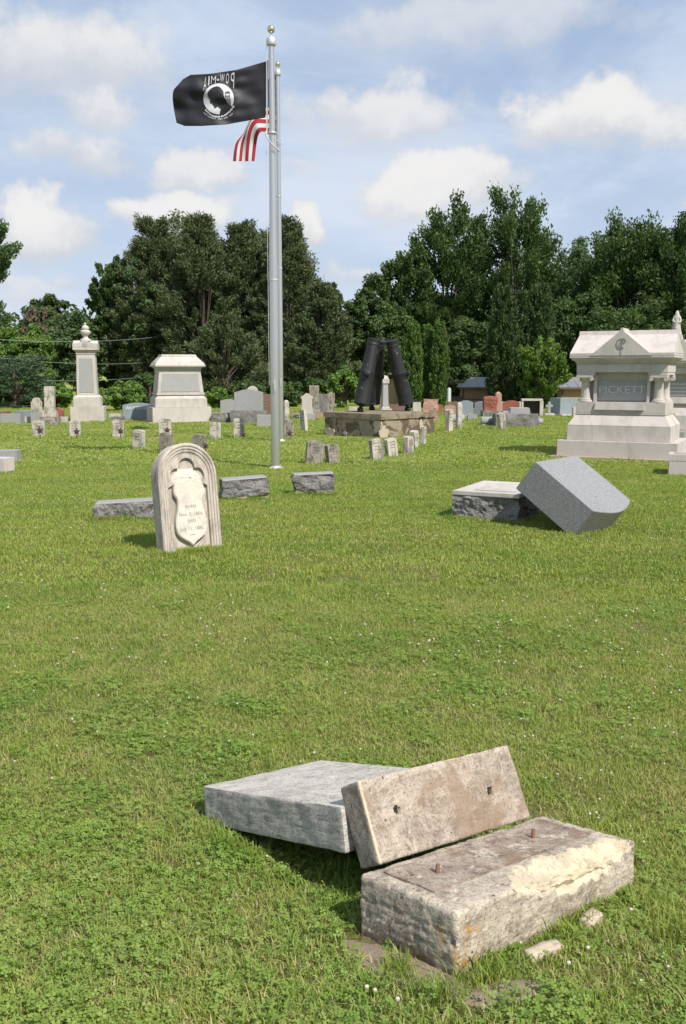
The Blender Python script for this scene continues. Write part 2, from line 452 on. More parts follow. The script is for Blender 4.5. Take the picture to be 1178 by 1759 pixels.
# ------------------------------------------------------------ mesh helpers
class MB:
    def __init__(s): s.v = []; s.f = []
    def add(s, verts, faces):
        k = len(s.v); s.v += [Vector(v) for v in verts]; s.f += [tuple(k + i for i in f) for f in faces]; return s
    def frus(s, x0, x1, y0, y1, z0, a0, a1, b0, b1, z1):
        """box with a different rectangle at the top"""
        return s.add([(x0, y0, z0), (x1, y0, z0), (x1, y1, z0), (x0, y1, z0), (a0, b0, z1), (a1, b0, z1), (a1, b1, z1), (a0, b1, z1)],
                     [(0, 3, 2, 1), (4, 5, 6, 7), (0, 1, 5, 4), (1, 2, 6, 5), (2, 3, 7, 6), (3, 0, 4, 7)])
    def box(s, x0, x1, y0, y1, z0, z1): return s.frus(x0, x1, y0, y1, z0, x0, x1, y0, y1, z1)
    def cbox(s, w, d, z0, z1, w1=None, d1=None, cx=0, cy=0):
        w1 = w if w1 is None else w1; d1 = d if d1 is None else d1
        return s.frus(cx - w / 2, cx + w / 2, cy - d / 2, cy + d / 2, z0, cx - w1 / 2, cx + w1 / 2, cy - d1 / 2, cy + d1 / 2, z1)
    def prism(s, out, y0, y1):
        """outline in x,z (anticlockwise seen from -y) extruded from y0 (front) to y1"""
        n = len(out)
        k = [(x, y0, z) for x, z in out] + [(x, y1, z) for x, z in out]
        return s.add(k, [tuple(range(n)), tuple(range(2 * n - 1, n - 1, -1))] + [(i, i + n, (i + 1) % n + n, (i + 1) % n) for i in range(n)])
    def lathe(s, prof, n=20, c=(0, 0, 0), M=None, cap=True):
        vs = []; fs = []
        for r, z in prof:
            for i in range(n):
                a = 2 * math.pi * i / n
                p = Vector((r * math.cos(a), r * math.sin(a), z))
                vs.append((M @ p if M else p) + Vector(c))
        for j in range(len(prof) - 1):
            for i in range(n):
                fs.append((j * n + i, j * n + (i + 1) % n, (j + 1) * n + (i + 1) % n, (j + 1) * n + i))
        if cap:
            fs.append(tuple(range(n - 1, -1, -1))); fs.append(tuple((len(prof) - 1) * n + i for i in range(n)))
        return s.add(vs, fs)
    def tube(s, pts, rad, n=6):
        pts = [Vector(p) for p in pts]
        rad = rad if hasattr(rad, '__len__') else [rad] * len(pts)
        vs = []; fs = []
        for i, p_ in enumerate(pts):
            d = (pts[min(i + 1, len(pts) - 1)] - pts[max(i - 1, 0)]).normalized()
            a = d.orthogonal().normalized() if i == 0 else (a - d * a.dot(d)).normalized()
            bb = d.cross(a)
            for k in range(n):
                q = 2 * math.pi * k / n
                vs.append(p_ + (a * math.cos(q) + bb * math.sin(q)) * rad[i])
        for i in range(len(pts) - 1):
            for k in range(n): fs.append((i * n + k, i * n + (k + 1) % n, (i + 1) * n + (k + 1) % n, (i + 1) * n + k))
        fs.append(tuple(range(n - 1, -1, -1))); fs.append(tuple((len(pts) - 1) * n + k for k in range(n)))
        return s.add(vs, fs)
    def build(s, name, mat, parent=None, bevel=0, smooth=False, seg=2):
        o = mesh_obj(name, s.v, s.f, mat, parent)
        me = o.data
        bm = bmesh.new(); bm.from_mesh(me)
        if bevel:
            bmesh.ops.bevel(bm, geom=[e for e in bm.edges if e.calc_face_angle(0) > .35], offset=bevel, segments=seg, affect='EDGES', clamp_overlap=True)
        bmesh.ops.recalc_face_normals(bm, faces=bm.faces)
        bm.to_mesh(me); bm.free()
        if smooth:
            for p_ in me.polygons: p_.use_smooth = True
            me.set_sharp_from_angle(angle=R(40))
        return o
def part(mb, name, mat, parent, **k): return mb.build(name, mat, parent, **k)

def text_mesh(body, size, depth=.004, align='CENTER', sx=1.0):
    cu = bpy.data.curves.new('letters', 'FONT')
    cu.body = body; cu.size = size; cu.extrude = depth; cu.align_x = align; cu.align_y = 'CENTER'; cu.resolution_u = 2
    o = bpy.data.objects.new('letters', cu)
    me = bpy.data.meshes.new_from_object(o)
    v = [Vector((p.co.x * sx, p.co.y, p.co.z)) for p in me.vertices]; f = [tuple(p.vertices) for p in me.polygons]
    bpy.data.objects.remove(o); bpy.data.curves.remove(cu); bpy.data.meshes.remove(me)
    return v, f
def text_on_front(body, size, x, y, z, mat, parent, name='lettering', depth=.004, sx=1.0):
    v, f = text_mesh(body, size, depth, sx=sx)
    return mesh_obj(name, [(p.x + x, y - p.z, p.y + z) for p in v], f, mat, parent)

def rock_box(name, w, d, h, mat, parent, step=.05, amp=.02, seed=0, top=False, bottom=True, taper=0, smooth=False, sides=(1, 1, 1, 1), fr=1.0, z0=0.):
    """box whose sides are pitched like quarry-faced granite; top stays sawn unless asked"""
    bm = bmesh.new()
    bmesh.ops.create_cube(bm, size=1)
    nx, ny, nz = max(1, round(w / step)), max(1, round(d / step)), max(1, round(h / step))
    for ax, n in ((0, nx), (1, ny), (2, nz)):
        if n > 1:
            es = [e for e in bm.edges if abs((e.verts[0].co - e.verts[1].co)[ax]) > .5]
            for k in range(1, n):
                pl = Vector((0, 0, 0)); no = Vector((0, 0, 0)); pl[ax] = -.5 + k / n; no[ax] = 1
                bmesh.ops.bisect_plane(bm, geom=bm.verts[:] + bm.edges[:] + bm.faces[:], plane_co=pl, plane_no=no)
    for v in bm.verts:
        c = v.co.copy(); p_ = Vector((c.x * w, c.y * d, (c.z + .5) * h))
        q = p_ * (9 * fr) + Vector((seed * 7.1, seed * 3.3, seed))
        n1_ = noise.noise(q * .55); n2_ = noise.noise(q * 1.4); n3_ = noise.noise(q * 3.)
        dsp = amp * (1.2 * n1_ + .7 * abs(n2_) + .35 * n3_)
        edge = 1.0
        if c.z > .49 and not top: edge = .12
        if c.x < -.49 and sides[0]: p_.x -= dsp * edge
        if c.x > .49 and sides[1]: p_.x += dsp * edge
        if c.y < -.49 and sides[2]: p_.y -= dsp * edge
        if c.y > .49 and sides[3]: p_.y += dsp * edge
        if c.z > .49 and top: p_.z += dsp * .8
        if abs(c.z) < .49:
            p_ += Vector((noise.noise(q + Vector((5, 0, 0))), noise.noise(q + Vector((0, 5, 0))), noise.noise(q + Vector((0, 0, 5))))) * amp * .5
        v.co = p_ + Vector((0, 0, z0))
    bmesh.ops.triangulate(bm, faces=bm.faces)
    me = bpy.data.meshes.new(name); bm.to_mesh(me); bm.free()
    me.materials.append(MATS[mat])
    o = bpy.data.objects.new(name, me); COL.objects.link(o)
    if parent: o.parent = parent
    return o

def fine_box(name, dims, mat, parent, step, fn, wear=None):
    """densely gridded box; fn(p, n) returns a displaced point; wear(p) -> (fresh, soil, lichen)"""
    L, D_, H = dims
    seen = {}; V = []; Fc = []; N = []
    def vid(p_, n_):
        k = (round(p_[0] * 1e5), round(p_[1] * 1e5), round(p_[2] * 1e5))
        if k not in seen:
            seen[k] = len(V); V.append(Vector(p_)); N.append(Vector(n_))
        else:
            N[seen[k]] += Vector(n_)
        return seen[k]
    for ax in range(3):
        a, b_ = [i for i in range(3) if i != ax]
        na, nb = max(1, round(dims[a] / step)), max(1, round(dims[b_] / step))
        for side_ in (0, 1):
            ids = {}
            nn = [0, 0, 0]; nn[ax] = 1 if side_ else -1
            for i in range(na + 1):
                for j in range(nb + 1):
                    p_ = [0, 0, 0]; p_[ax] = dims[ax] * side_; p_[a] = dims[a] * i / na; p_[b_] = dims[b_] * j / nb
                    ids[i, j] = vid(p_, nn)
            for i in range(na):
                for j in range(nb):
                    q = (ids[i, j], ids[i + 1, j], ids[i + 1, j + 1], ids[i, j + 1])
                    flip = (side_ == 1) == (ax == 1)
                    Fc.append(q[::-1] if flip else q)
    Wv = [wear(v) if wear else (0, 0, 0) for v in V]
    V2 = [fn(v.copy(), n_.normalized()) for v, n_ in zip(V, N)]
    o = mesh_obj(name, V2, Fc, mat, parent, smooth=True)
    ca = o.data.color_attributes.new('wear', 'FLOAT_COLOR', 'POINT')
    ca.data.foreach_set('color', np.array([(a, b_, c_, 1) for a, b_, c_ in Wv], 'f').ravel())
    o.data.set_sharp_from_angle(angle=R(50))
    return o
def rotvec(r):
    v = Vector(r); a = v.length
    return Matrix.Rotation(a, 4, v.normalized()) if a else Matrix.Identity(4)
def pose(o, pos, r):
    o.matrix_world = Matrix.Translation(pos) @ rotvec(r)
nz = lambda p_, s, o=0: noise.noise(Vector((p_.x * s + o, p_.y * s - o, p_.z * s + o * .7)))
def fb(p_, s, o=0): return nz(p_, s, o) + .5 * nz(p_, s * 2.1, o + 3) + .25 * nz(p_, s * 4.3, o + 7)
exec_order = []
# ============================================================ FOREGROUND
def smooth01(a, lo, hi):
    k = min(1, max(0, (a - lo) / (hi - lo))); return k * k * (3 - 2 * k)
def rounded(v, dims, r):
    """round the box edges by pulling points towards a sphere-swept inner box"""
    c = Vector([min(max(v[i], r[i]), dims[i] - r[i]) for i in range(3)])
    d = v - c
    if d.length < 1e-6: return v
    n_ = Vector([d[i] / r[i] for i in range(3)])
    k = n_.length
    return v if k <= 1 else c + d / k
def build_foreground():
    # --- the broken pedestal base
    dims = (.875, .365, .235)
    Rm = rotvec((-.1624, .0746, .7361)).to_3x3()
    pos = Vector((.29, 2.1888, .052)) - Rm @ Vector((0, 0, .06))
    root = empty('monument_base', pos, 'broken weathered limestone base block with two rusty pins and a chipped front edge', 'monument base')
    root.matrix_world = Matrix.Translation(pos) @ Rm.to_4x4()
    top = dims[2]
    def chipdepth(v):
        # how deep the broken hollow cuts in along the top front edge, x along the edge
        x = v.x
        e = smooth01(x, .235, .32) * (1 - smooth01(x, .80, .865))
        e *= .75 + .45 * nz(Vector((x, 0, 0)), 9, 4) + .22 * nz(Vector((x, 0, 0)), 27, 9)
        return e
    def wear(v):
        e = chipdepth(v)
        dz = top - v.z
        lim_f = .050 * e + .018 * e * nz(v, 30, 2) + (.03 if v.x > .45 and v.x < .75 else 0) * e
        fresh = 0
        if v.y < .004 and dz < lim_f: fresh = 1
        if dz < .004 and v.y < .115 * e + .02 * nz(v, 22, 5) * e: fresh = 1
        if e > .1 and v.y < .03 and dz < .03: fresh = 1
        low = v.z - .06
        soil = smooth01(.035 - low + .02 * nz(v, 12, 3), 0, .03) * .9
        lich = 0
        d = Vector((v.x, v.y, v.z)) - Vector((.045, 0, .135))
        lich = max(0, 1 - d.length / .085)
        d = Vector((v.x, v.y, v.z)) - Vector((0, .07, .16)); lich = max(lich, .75 - d.length / .06)
        return (fresh, soil, min(1, lich * 1.8))
    def fn(v, n_):
        o_ = v.copy()
        e = chipdepth(v)
        r = (.014, .014, .014)
        v = rounded(v, dims, r)
        # hollow broken out of the top front edge
        dz = top - o_.z; dy = o_.y
        lim_t, lim_f = .115 * e, .060 * e + (.03 if .45 < o_.x < .75 else 0) * e
        if e > .02 and dy < lim_t and dz < .002:
            k = 1 - dy / max(lim_t, 1e-3)
            v.z -= (.040 * smooth01(k, 0, .75) + .010 * fb(o_, 25) * min(1, k * 4)) * min(1, e * 1.6)
        if e > .02 and dy < .002 and dz < lim_f:
            k = 1 - dz / max(lim_f, 1e-3)
            v.y += .020 * smooth01(k, 0, .6) + .005 * fb(o_, 30)
            v.z -= .022 * k
        # bedding layers wash out of the left and front faces near the foot
        if o_.z < top - .02 and (o_.x < .002 or o_.y < .002):
            lay = nz(Vector((o_.x * .12, o_.y * .12, o_.z)), 85, 3) + .5 * nz(Vector((o_.x * .3, o_.y * .3, o_.z)), 210, 3)
            s_ = .0026 * lay * (1.3 if o_.x < .06 else .5) * (1 + 1.2 * smooth01(.12 - o_.z, 0, .1))
            v -= n_ * s_
        low = (o_.z - .06)
        if low < .06: v -= n_ * .010 * smooth01(.06 - low, 0, .06) * (.6 + nz(o_, 10))
        # right end is eaten away in steps
        if o_.x > dims[0] - .002:
            v.x -= .012 * smooth01(nz(o_, 13, 6), -.1, .4)
        pit = max(0, nz(o_, 38, 11) - .34)
        v -= n_ * pit * .022
        if o_.x < .01 and abs(o_.z - .172 - .006 * nz(Vector((0, o_.y, 0)), 14)) < .004: v -= n_ * .0035
        v += n_ * (.0034 * fb(o_, 14) + .0016 * nz(o_, 75))
        return v
    fine_box('block', dims, 'lime_block', root, .0062, fn, wear)
    # the bed where the die once stood: sawn panel with a raised mortar rim
    bx0, bx1, by0, by1 = .055, .82, .125, .325
    bd = (bx1 - bx0, by1 - by0, .010)
    def fn2(v, n_):
        o_ = v.copy(); v = rounded(v, bd, (.003, .003, .003))
        rim = min(o_.x, bd[0] - o_.x, o_.y, bd[1] - o_.y)
        if o_.z > .009: v.z += (-.0045 if rim > .008 else 0) + .0016 * fb(o_, 14)
        if rim < .012: v += Vector((nz(o_, 25), nz(o_, 25, 5), 0)) * .003
        return v
    p_ = fine_box('mortar_bed', bd, 'lime_bed', root, .008, fn2); p_.location = (bx0, by0, top - .0042)
    for x, y, h in ((.175, .222, .030), (.64, .228, .034)):
        q = MB(); q.lathe([(.0068, 0), (.0066, h * .9), (.0055, h)], 12, (x, y, top - .004), Matrix.Rotation(.08, 3, 'Y'))
        part(q, 'pin', 'rust_pin', root, smooth=True)
    # --- the die's foot slab, tipped back, two dowel holes in its underside
    dimsB = (.6616, .1041, .2469)
    Rb = rotvec((-.5533, -.1068, .6459)).to_3x3()
    posB = Vector((.1088, 2.5618, .1644))
    rb = empty('tipped_stone_slab', posB, 'tipped brown stained stone slab standing on edge with two round dowel holes', 'stone slab')
    rb.matrix_world = Matrix.Translation(posB) @ Rb.to_4x4()
    holes = [Vector((.118, 0, .135)), Vector((.515, 0, .115))]
    def fn3(v, n_):
        o_ = v.copy(); v = rounded(v, dimsB, (.007, .007, .007))
        v += n_ * (.0020 * fb(o_, 13, 2) + .0007 * nz(o_, 70))
        if o_.y < .002:
            for h in holes:
                d = (Vector((o_.x, 0, o_.z)) - h).length
                if d < .0098: v.y += .05
                elif d < .013: v.y += .004
        return v
    def wearB(v): 
        return (.75 if (v.x < .012 and v.y < .004) or (v.z > dimsB[2] - .004 and v.y < .01 and nz(v, 20) > 0) else 0, 0, 0)
    fine_box('slab', dimsB, 'lime_holed', rb, .0068, fn3, wearB)
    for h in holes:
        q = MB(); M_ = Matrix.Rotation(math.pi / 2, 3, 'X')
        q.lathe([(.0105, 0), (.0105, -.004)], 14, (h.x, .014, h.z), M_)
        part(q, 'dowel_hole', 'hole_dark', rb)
    # --- the fallen die lying flat behind
    dimsA = (.865, .5634, .1392)
    Ra = rotvec((-.1954, -.2176, -.8896)).to_3x3()
    posA = Vector((-.5197, 3.3125, -.0898))
    def fn4(v, n_):
        o_ = v.copy(); v = rounded(v, dimsA, (.006, .006, .006))
        side_ = o_.y < .002 or o_.x < .002
        v += n_ * (.0022 * fb(o_, 10, 4) + (.0022 * nz(Vector((o_.x * .15, o_.y * .15, o_.z)), 90) if side_ else 0))
        if o_.z > dimsA[2] - .002:
            d = ((o_.x - .42) ** 2 + ((o_.y - .33) * 2.6) ** 2) ** .5
            if d < .035: v.z -= .006
            v.z += .0016 * nz(o_, 60) * smooth01(o_.x + o_.y, .55, .9)
        return v
    oA = fine_box('fallen_slab', dimsA, 'marble_slab', None, .0095, fn4)
    oA.matrix_world = Matrix.Translation(posA) @ Ra.to_4x4()
    tag(oA, 'large grey marble slab lying flat behind the tipped slab with holes', 'fallen slab')
    # --- two loose limestone chips by the block
    for k, (px, py, w_, d_, h_, rz, lab) in enumerate(((932, 1642, .115, .032, .032, .50, 'long pale limestone chip lying at the foot of the broken base'),
                                                (1012, 1590, .078, .035, .038, .75, 'small pale limestone chip further right at the foot of the broken base'))):
        g_ = ground(px, py)
        o = rock_box('stone_fragment', w_, d_, h_, 'limestone_chip', None, step=.011, amp=.006, seed=20 + k, top=True, fr=5)
        for p_ in o.data.polygons: p_.use_smooth = True
        o.location = (g_.x, g_.y, g_.z - .005); o.rotation_euler = (0.1, .05, rz)
        tag(o, lab, 'stone chip', 'loose limestone chips')
build_foreground()
SOIL = []
def soil_patch(cx, cy, rx, ry, rz, seed):
    SOIL.append((cx, cy, rx, ry, rz))
    V = [(cx, cy, gz(cx, cy) + .006)]; Fc = []
    n = 40; rings = (.35, .7, 1)
    for j, q in enumerate(rings):
        for i in range(n):
            a = 2 * math.pi * i / n
            rr = q * (1 + .22 * noise.noise(Vector((math.cos(a) * 2, math.sin(a) * 2, seed))) * q)
            x, y = rx * rr * math.cos(a), ry * rr * math.sin(a)
            X = cx + x * math.cos(rz) - y * math.sin(rz); Y = cy + x * math.sin(rz) + y * math.cos(rz)
            V.append((X, Y, gz(X, Y) + (.006 if q < 1 else -.014) + .004 * noise.noise(Vector((X * 20, Y * 20, 0)))))
    for i in range(n):
        Fc.append((0, 1 + i, 1 + (i + 1) % n))
        for j in range(2):
            a = 1 + j * n; Fc.append((a + i, a + n + i, a + n + (i + 1) % n, a + (i + 1) % n))
    tag(mesh_obj('bare_soil', V, Fc, 'bare_soil', smooth=True), kind='structure')
g1 = ground(700, 1668); soil_patch(g1.x, g1.y, .29, .10, -.80, 1)
g1 = ground(860, 1705); soil_patch(g1.x, g1.y, .15, .065, .35, 2)
g1 = ground(1100, 1535); soil_patch(g1.x, g1.y, .05, .06, .3, 3)
# ============================================================ ARCHED HEADSTONE
def arch(w, h, n=28, x0=0, bottom=0.):
    """outline: bottom-left .. bottom-right .. over the arch (anticlockwise from the front)"""
    r = w / 2
    pts = [(-r + x0, bottom), (r + x0, bottom)]
    return pts + [(x0 + r * math.cos(a), h - r + r * math.sin(a)) for a in [math.pi * i / n for i in range(n + 1)]]
def build_headstone():
    W_, H_, T_ = .60, .985, .155
    root = empty('arched_headstone', (0, 0, 0), 'round-arched pale marble headstone with trefoil niche and raised shield reading born and died', 'headstone')
    Rm = rotvec((-.1363, -.0321, .7009)).to_3x3()
    org = Vector((-1.5487, 8.0007, -.05))
    ctr = org + Rm @ Vector((.295, 0, 0))
    root.matrix_world = Matrix.Translation(ctr) @ Rm.to_4x4()
    H = H_ + .06
    q = MB(); q.prism(arch(W_ - .015, H - .005, 32), .052, T_); part(q, 'back', 'marble_head', root, bevel=.004)
    # moulded frame: loft of nested arches
    prof = [(.0075, .055), (0, .045), (0, .012), (.012, 0), (.026, .002), (.030, .012), (.036, .012), (.040, .006), (.052, .008), (.056, .018), (.062, .018), (.066, .012), (.078, .015), (.082, .026), (.088, .026), (.092, .020), (.100, .024), (.102, .056)]
    V = []; Fc = []; n = 32
    for o_, y in prof:
        r = W_ / 2 - o_
        cz = H - W_ / 2
        row = [(r, y, 0.0), (r, y, cz * .5)] + [(r * math.cos(a), y, cz + r * math.sin(a)) for a in [math.pi * i / n for i in range(n + 1)]] + [(-r, y, cz * .5), (-r, y, 0)]
        V += row
    m_ = n + 5
    for j in range(len(prof) - 1):
        for i in range(m_ - 1): Fc.append((j * m_ + i, (j + 1) * m_ + i, (j + 1) * m_ + i + 1, j * m_ + i + 1))
    o = mesh_obj('moulded_frame', V, Fc, 'marble_head', root, smooth=True)
    o.data.set_sharp_from_angle(angle=R(35))
    # cusped tracery
    ri = W_ / 2 - .098; cz = H - W_ / 2
    circ = [(0, cz + .085, .082), (-.105, cz + .005, .072), (.105, cz + .005, .072), (0, cz - .02, .095)]
    pin = []; pout = []
    N_ = 80
    for i in range(N_ + 1):
        a = -.42 + (math.pi + .84) * i / N_
        dx, dz = math.cos(a), math.sin(a)
        best = .0
        for cx, c2, rr in circ:
            ox, oz = 0 - cx, cz - c2
            b_ = ox * dx + oz * dz; cc = ox * ox + oz * oz - rr * rr; D_ = b_ * b_ - cc
            if D_ > 0: best = max(best, -b_ + math.sqrt(D_))
        rin = min(best, ri - .004)
        pin.append((rin * dx, cz + rin * dz))
        # outer point on the inner arch
        if dz >= 0: pout.append((ri * dx, cz + ri * dz))
        else: pout.append((math.copysign(ri, dx), cz + ri * math.tan(a if dx > 0 else math.pi - a)))
    V = [(x, .022, z) for x, z in pout] + [(x, .022, z) for x, z in pin] + [(x, .055, z) for x, z in pin]
    k = N_ + 1
    Fc = [(i, i + 1, k + i + 1, k + i) for i in range(N_)] + [(k + i, k + i + 1, 2 * k + i + 1, 2 * k + i) for i in range(N_)]
    o = mesh_obj('tracery', V, Fc, 'marble_head', root); 
    bm = bmesh.new(); bm.from_mesh(o.data); bmesh.ops.recalc_face_normals(bm, faces=bm.faces); bm.to_mesh(o.data); bm.free()
    # carved foliage above the shield
    V = []; Fc = []; nx, nn = 34, 26
    for j in range(nn + 1):
        for i in range(nx + 1):
            x = -.155 + .31 * i / nx; z = cz - .17 + .24 * j / nn
            e = 1 - max(abs(x) / .155, 0) ** 3
            d = max(0, e * (1 - smooth01(z, cz - .0, cz + .10 - 1.1 * max(0, abs(abs(x) - 0.0) - .06))))
            y = .0535 - .026 * d * (1 + .35 * noise.noise(Vector((x * 60, z * 60, 1)))) - .006 * d * noise.noise(Vector((x * 25, z * 25, 4)))
            V.append((x, y, z))
    Fc = [(j * (nx + 1) + i, j * (nx + 1) + i + 1, (j + 1) * (nx + 1) + i + 1, (j + 1) * (nx + 1) + i) for j in range(nn) for i in range(nx)]
    mesh_obj('carved_foliage', V, Fc, 'marble_cream', root)
    # the shield
    sh = [(0, .115), (.035, .150), (.085, .175), (.138, .215), (.158, .265), (.160, .32), (.148, .38), (.130, .44), (.122, .50), (.128, .545), (.150, .57), (.160, .60), (.150, .66), (.120, .70), (.075, .685), (.035, .665), (0, .685)]
    pts = [(x, z + .01) for x, z in sh]
    pts = pts + [(-x, z) for x, z in reversed(pts[1:-1])]
    # smooth once
    for _ in range(1):
        P2_ = []
        for i, a in enumerate(pts):
            b_ = pts[(i + 1) % len(pts)]
            if abs(a[0]) < 1e-6 : P2_.append(a)
            P2_.append((a[0] * .75 + b_[0] * .25, a[1] * .75 + b_[1] * .25)); P2_.append((a[0] * .25 + b_[0] * .75, a[1] * .25 + b_[1] * .75))
        pts = P2_
    q = MB(); q.prism(pts, .006, .0525); s_ = part(q, 'shield', 'marble_cream', root, bevel=.006)
    for i, (x, z) in enumerate(((0, .515), (0, .468), (0, .452))):
        pass
    for body, size, z, x in (('BORN', .040, .475, 0), ('Nov. 5, 1806.', .046, .408, 0), ('DIED', .040, .345, 0), ('July 11, 1880.', .046, .278, 0)):
        text_on_front(body, size, x, .0058, z, 'letter_dark', s_, 'inscription', .0008)
    q = MB(); q.prism([(-.035, .222), (-.012, .219), (0, .222), (.012, .219), (.035, .222), (.012, .226), (0, .224), (-.012, .226)], .0045, .0075); part(q, 'flourish', 'letter_dark', s_)
    q = MB(); q.frus(-.205, .205, -.012, .052, 0, -.205, .205, .012, .052, .092); part(q, 'sill', 'marble_head', root, bevel=.006)
    q = MB(); q.box(-.31, .31, -.012, .11, 0, .055); part(q, 'foot', 'marble_head', root, bevel=.01)
build_headstone()
# ============================================================ MID GROUND MARKERS
def quarry_marker(name, px0, px1, ytop, ybase, d_, rz, label, footing=True, tilt=0, mat='granite_rock', cat='grave marker', seed=1, group='rough faced granite markers', amp=.036, topmat='granite_grey', slope=0.):
    g_ = ground((px0 + px1) / 2, ybase)
    s_ = mppx(g_.y)
    w_ = (px1 - px0) * s_; h_ = (ybase - ytop) * s_
    r = empty(name, (g_.x, g_.y + d_ / 2, g_.z), label, cat, group, rot=(0, tilt, rz))
    z0 = -.03
    if footing:
        rock_box('footing', w_ * .96, d_ * .95, .09, 'footing', r, step=.04, amp=.008, seed=seed + 4, z0=-.04)
        z0 = .045
    rock_box('rough_block', w_ * .985, d_, h_ - z0 - .006, mat, r, step=.026, amp=amp, seed=seed, z0=z0)
    q = MB(); q.frus(-w_ / 2 * .98, w_ / 2 * .98, -d_ / 2 * .97, d_ / 2 * .97, h_ - .0065, -w_ / 2 * .965, w_ / 2 * .965, -d_ / 2 * .9, d_ / 2 * .93, h_ + .008); part(q, 'sawn_top', topmat, r, bevel=.003)
    return r
quarry_marker('granite_marker', 162, 262, 862, 893, .24, R(8), 'low rough grey granite marker tilted in the grass left of the arched headstone', False, R(-2.5), seed=3)
quarry_marker('granite_marker', 378, 458, 822, 858, .28, R(14), 'low rough grey granite marker on tan footing just right of the arched headstone', True, R(-3), seed=5)
quarry_marker('granite_marker', 503, 574, 814, 851, .24, R(6), 'low rough grey granite marker right of the flagpole foot', True, R(-2), seed=8)

def build_toppled():
    # base
    pos = Vector((1.2058, 10.2201, gz(1.5, 10.5)))
    W_, D_, H_ = .763, 1.10, .314
    rz = -.4693
    Rz = Matrix.Rotation(rz, 3, 'Z')
    ctr = pos + Rz @ Vector((W_ / 2, D_ / 2, 0))
    r = empty('granite_monument_base', ctr, 'rough sided grey granite base with sawn top beside the toppled monument', 'monument base', rz=rz)
    rock_box('footing', W_ * 1.0, D_ * 1.0, .07, 'footing', r, step=.06, amp=.008, seed=2, z0=-.045)
    rock_box('rough_block', W_ * .97, D_ * .97, H_ - .045, 'granite_rock', r, step=.03, amp=.045, seed=11, z0=0)
    q = MB(); q.cbox(W_, D_, H_ - .0445, H_); part(q, 'sawn_top', 'granite_white', r, bevel=.004)
    q = MB(); q.cbox(W_ * .62, D_ * .72, H_ + .002, H_ + .007, cx=.06); part(q, 'mortar_bed', 'granite_white', r)
    # toppled die: serpentine top
    dx, dy, dz = .7819, 1.1064, .3559
    Rm = rotvec((.1863, .6067, -.6075)).to_3x3()
    pos = Vector((1.7995, 9.6328, .4072))
    r = empty('toppled_monument', pos, 'toppled polished grey granite monument with curved top leaning off its base', 'monument')
    r.matrix_world = Matrix.Translation(pos) @ Rm.to_4x4()
    n = 14
    out = [(0, 0), (0, dy)] + []
    arcp = [(dx + .10 * math.sin(math.pi * i / n), dy * (1 - i / n)) for i in range(n + 1)]
    pts = [(0, 0)] + arcp[::-1] + [(0, dy)]
    V = [(x, y, 0) for x, y in pts] + [(x, y, dz) for x, y in pts]
    m_ = len(pts)
    q = MB(); q.add(V, [tuple(range(m_))[::-1], tuple(range(m_, 2 * m_))] + [(i, (i + 1) % m_, (i + 1) % m_ + m_, i + m_) for i in range(m_)])
    part(q, 'die', 'granite_polished', r, bevel=.004)
    q = MB(); q.add([(-.004, .02, .02), (-.004, dy - .02, .02), (-.004, dy - .02, dz - .02), (-.004, .02, dz - .02), (.01, .02, .02), (.01, dy - .02, .02), (.01, dy - .02, dz - .02), (.01, .02, dz - .02)],
                    [(0, 1, 2, 3), (7, 6, 5, 4), (0, 4, 5, 1), (1, 5, 6, 2), (2, 6, 7, 3), (3, 7, 4, 0)]); part(q, 'sawn_bottom', 'granite_grey', r)
build_toppled()

# ============================================================ FLAGPOLES AND FLAGS
def flagpole(pxb, pyb, pyt, r0, r1, label, ball, halyard):
    g_ = ground(pxb, pyb)
    top = at(pxb, pyt, g_.y)
    H = top.z - g_.z
    r = empty('flagpole', g_, label, 'flagpole', 'flagpoles')
    q = MB(); q.lathe([(r0, 0), (r0, H * .25), (r0 * .96, H * .45), (r1 * 1.1, H * .8), (r1, H)], 28); part(q, 'shaft', 'aluminium', r, smooth=True)
    q = MB(); q.lathe([(r0 * 1.9, -.01), (r0 * 1.9, .010), (r0 * 1.5, .022), (r0 * 1.15, .035), (r0 * 1.01, .05)], 28); part(q, 'base_collar', 'aluminium_dull', r, smooth=True)
    tr = r1 * 1.75
    q = MB(); q.lathe([(tr * .9, H - .01), (tr, H + .01), (tr, H + .075), (tr * .85, H + .10), (.012, H + .115), (.009, H + .17)], 24); part(q, 'truck', 'aluminium_dull', r, smooth=True)
    q = MB(); q.lathe([(ball * math.sin(math.pi * i / 12) + .0005, H + .17 + ball - ball * math.cos(math.pi * i / 12)) for i in range(13)], 24); part(q, 'finial_ball', 'gold_ball', r, smooth=True)
    for z in halyard:
        q = MB(); q.lathe([(r0 * 1.03, 0), (r0 * 1.05, .012), (r0 * 1.03, .024)], 24, (0, 0, z)); part(q, 'joint_ring', 'aluminium_dull', r, smooth=True)
    q = MB(); q.box(-.016, .016, -r0 - .03, -r0 + .01, 1.30, 1.48); q.box(-.008, .008, -r0 - .05, -r0 - .03, 1.34, 1.44); part(q, 'cleat', 'aluminium_dull', r, bevel=.004)
    q = MB(); q.tube([(-r0 - .018 + .03 * k_, -.01, z) for k_, z in ((0, 1.4), (0, H * .5), (.1, H * .8), (.55, H - .02))], .004, 5); part(q, 'halyard', 'rope', r)
    return g_, H
p1, H1 = flagpole(473.5, 805, 77, .075, .045, 'nearer taller aluminium flagpole flying the black flag', .062, (3.1, 5.4))
p2, H2 = flagpole(483, 758, 129, .060, .044, 'second aluminium flagpole just behind the nearer one', .060, (4.0, 5.6))

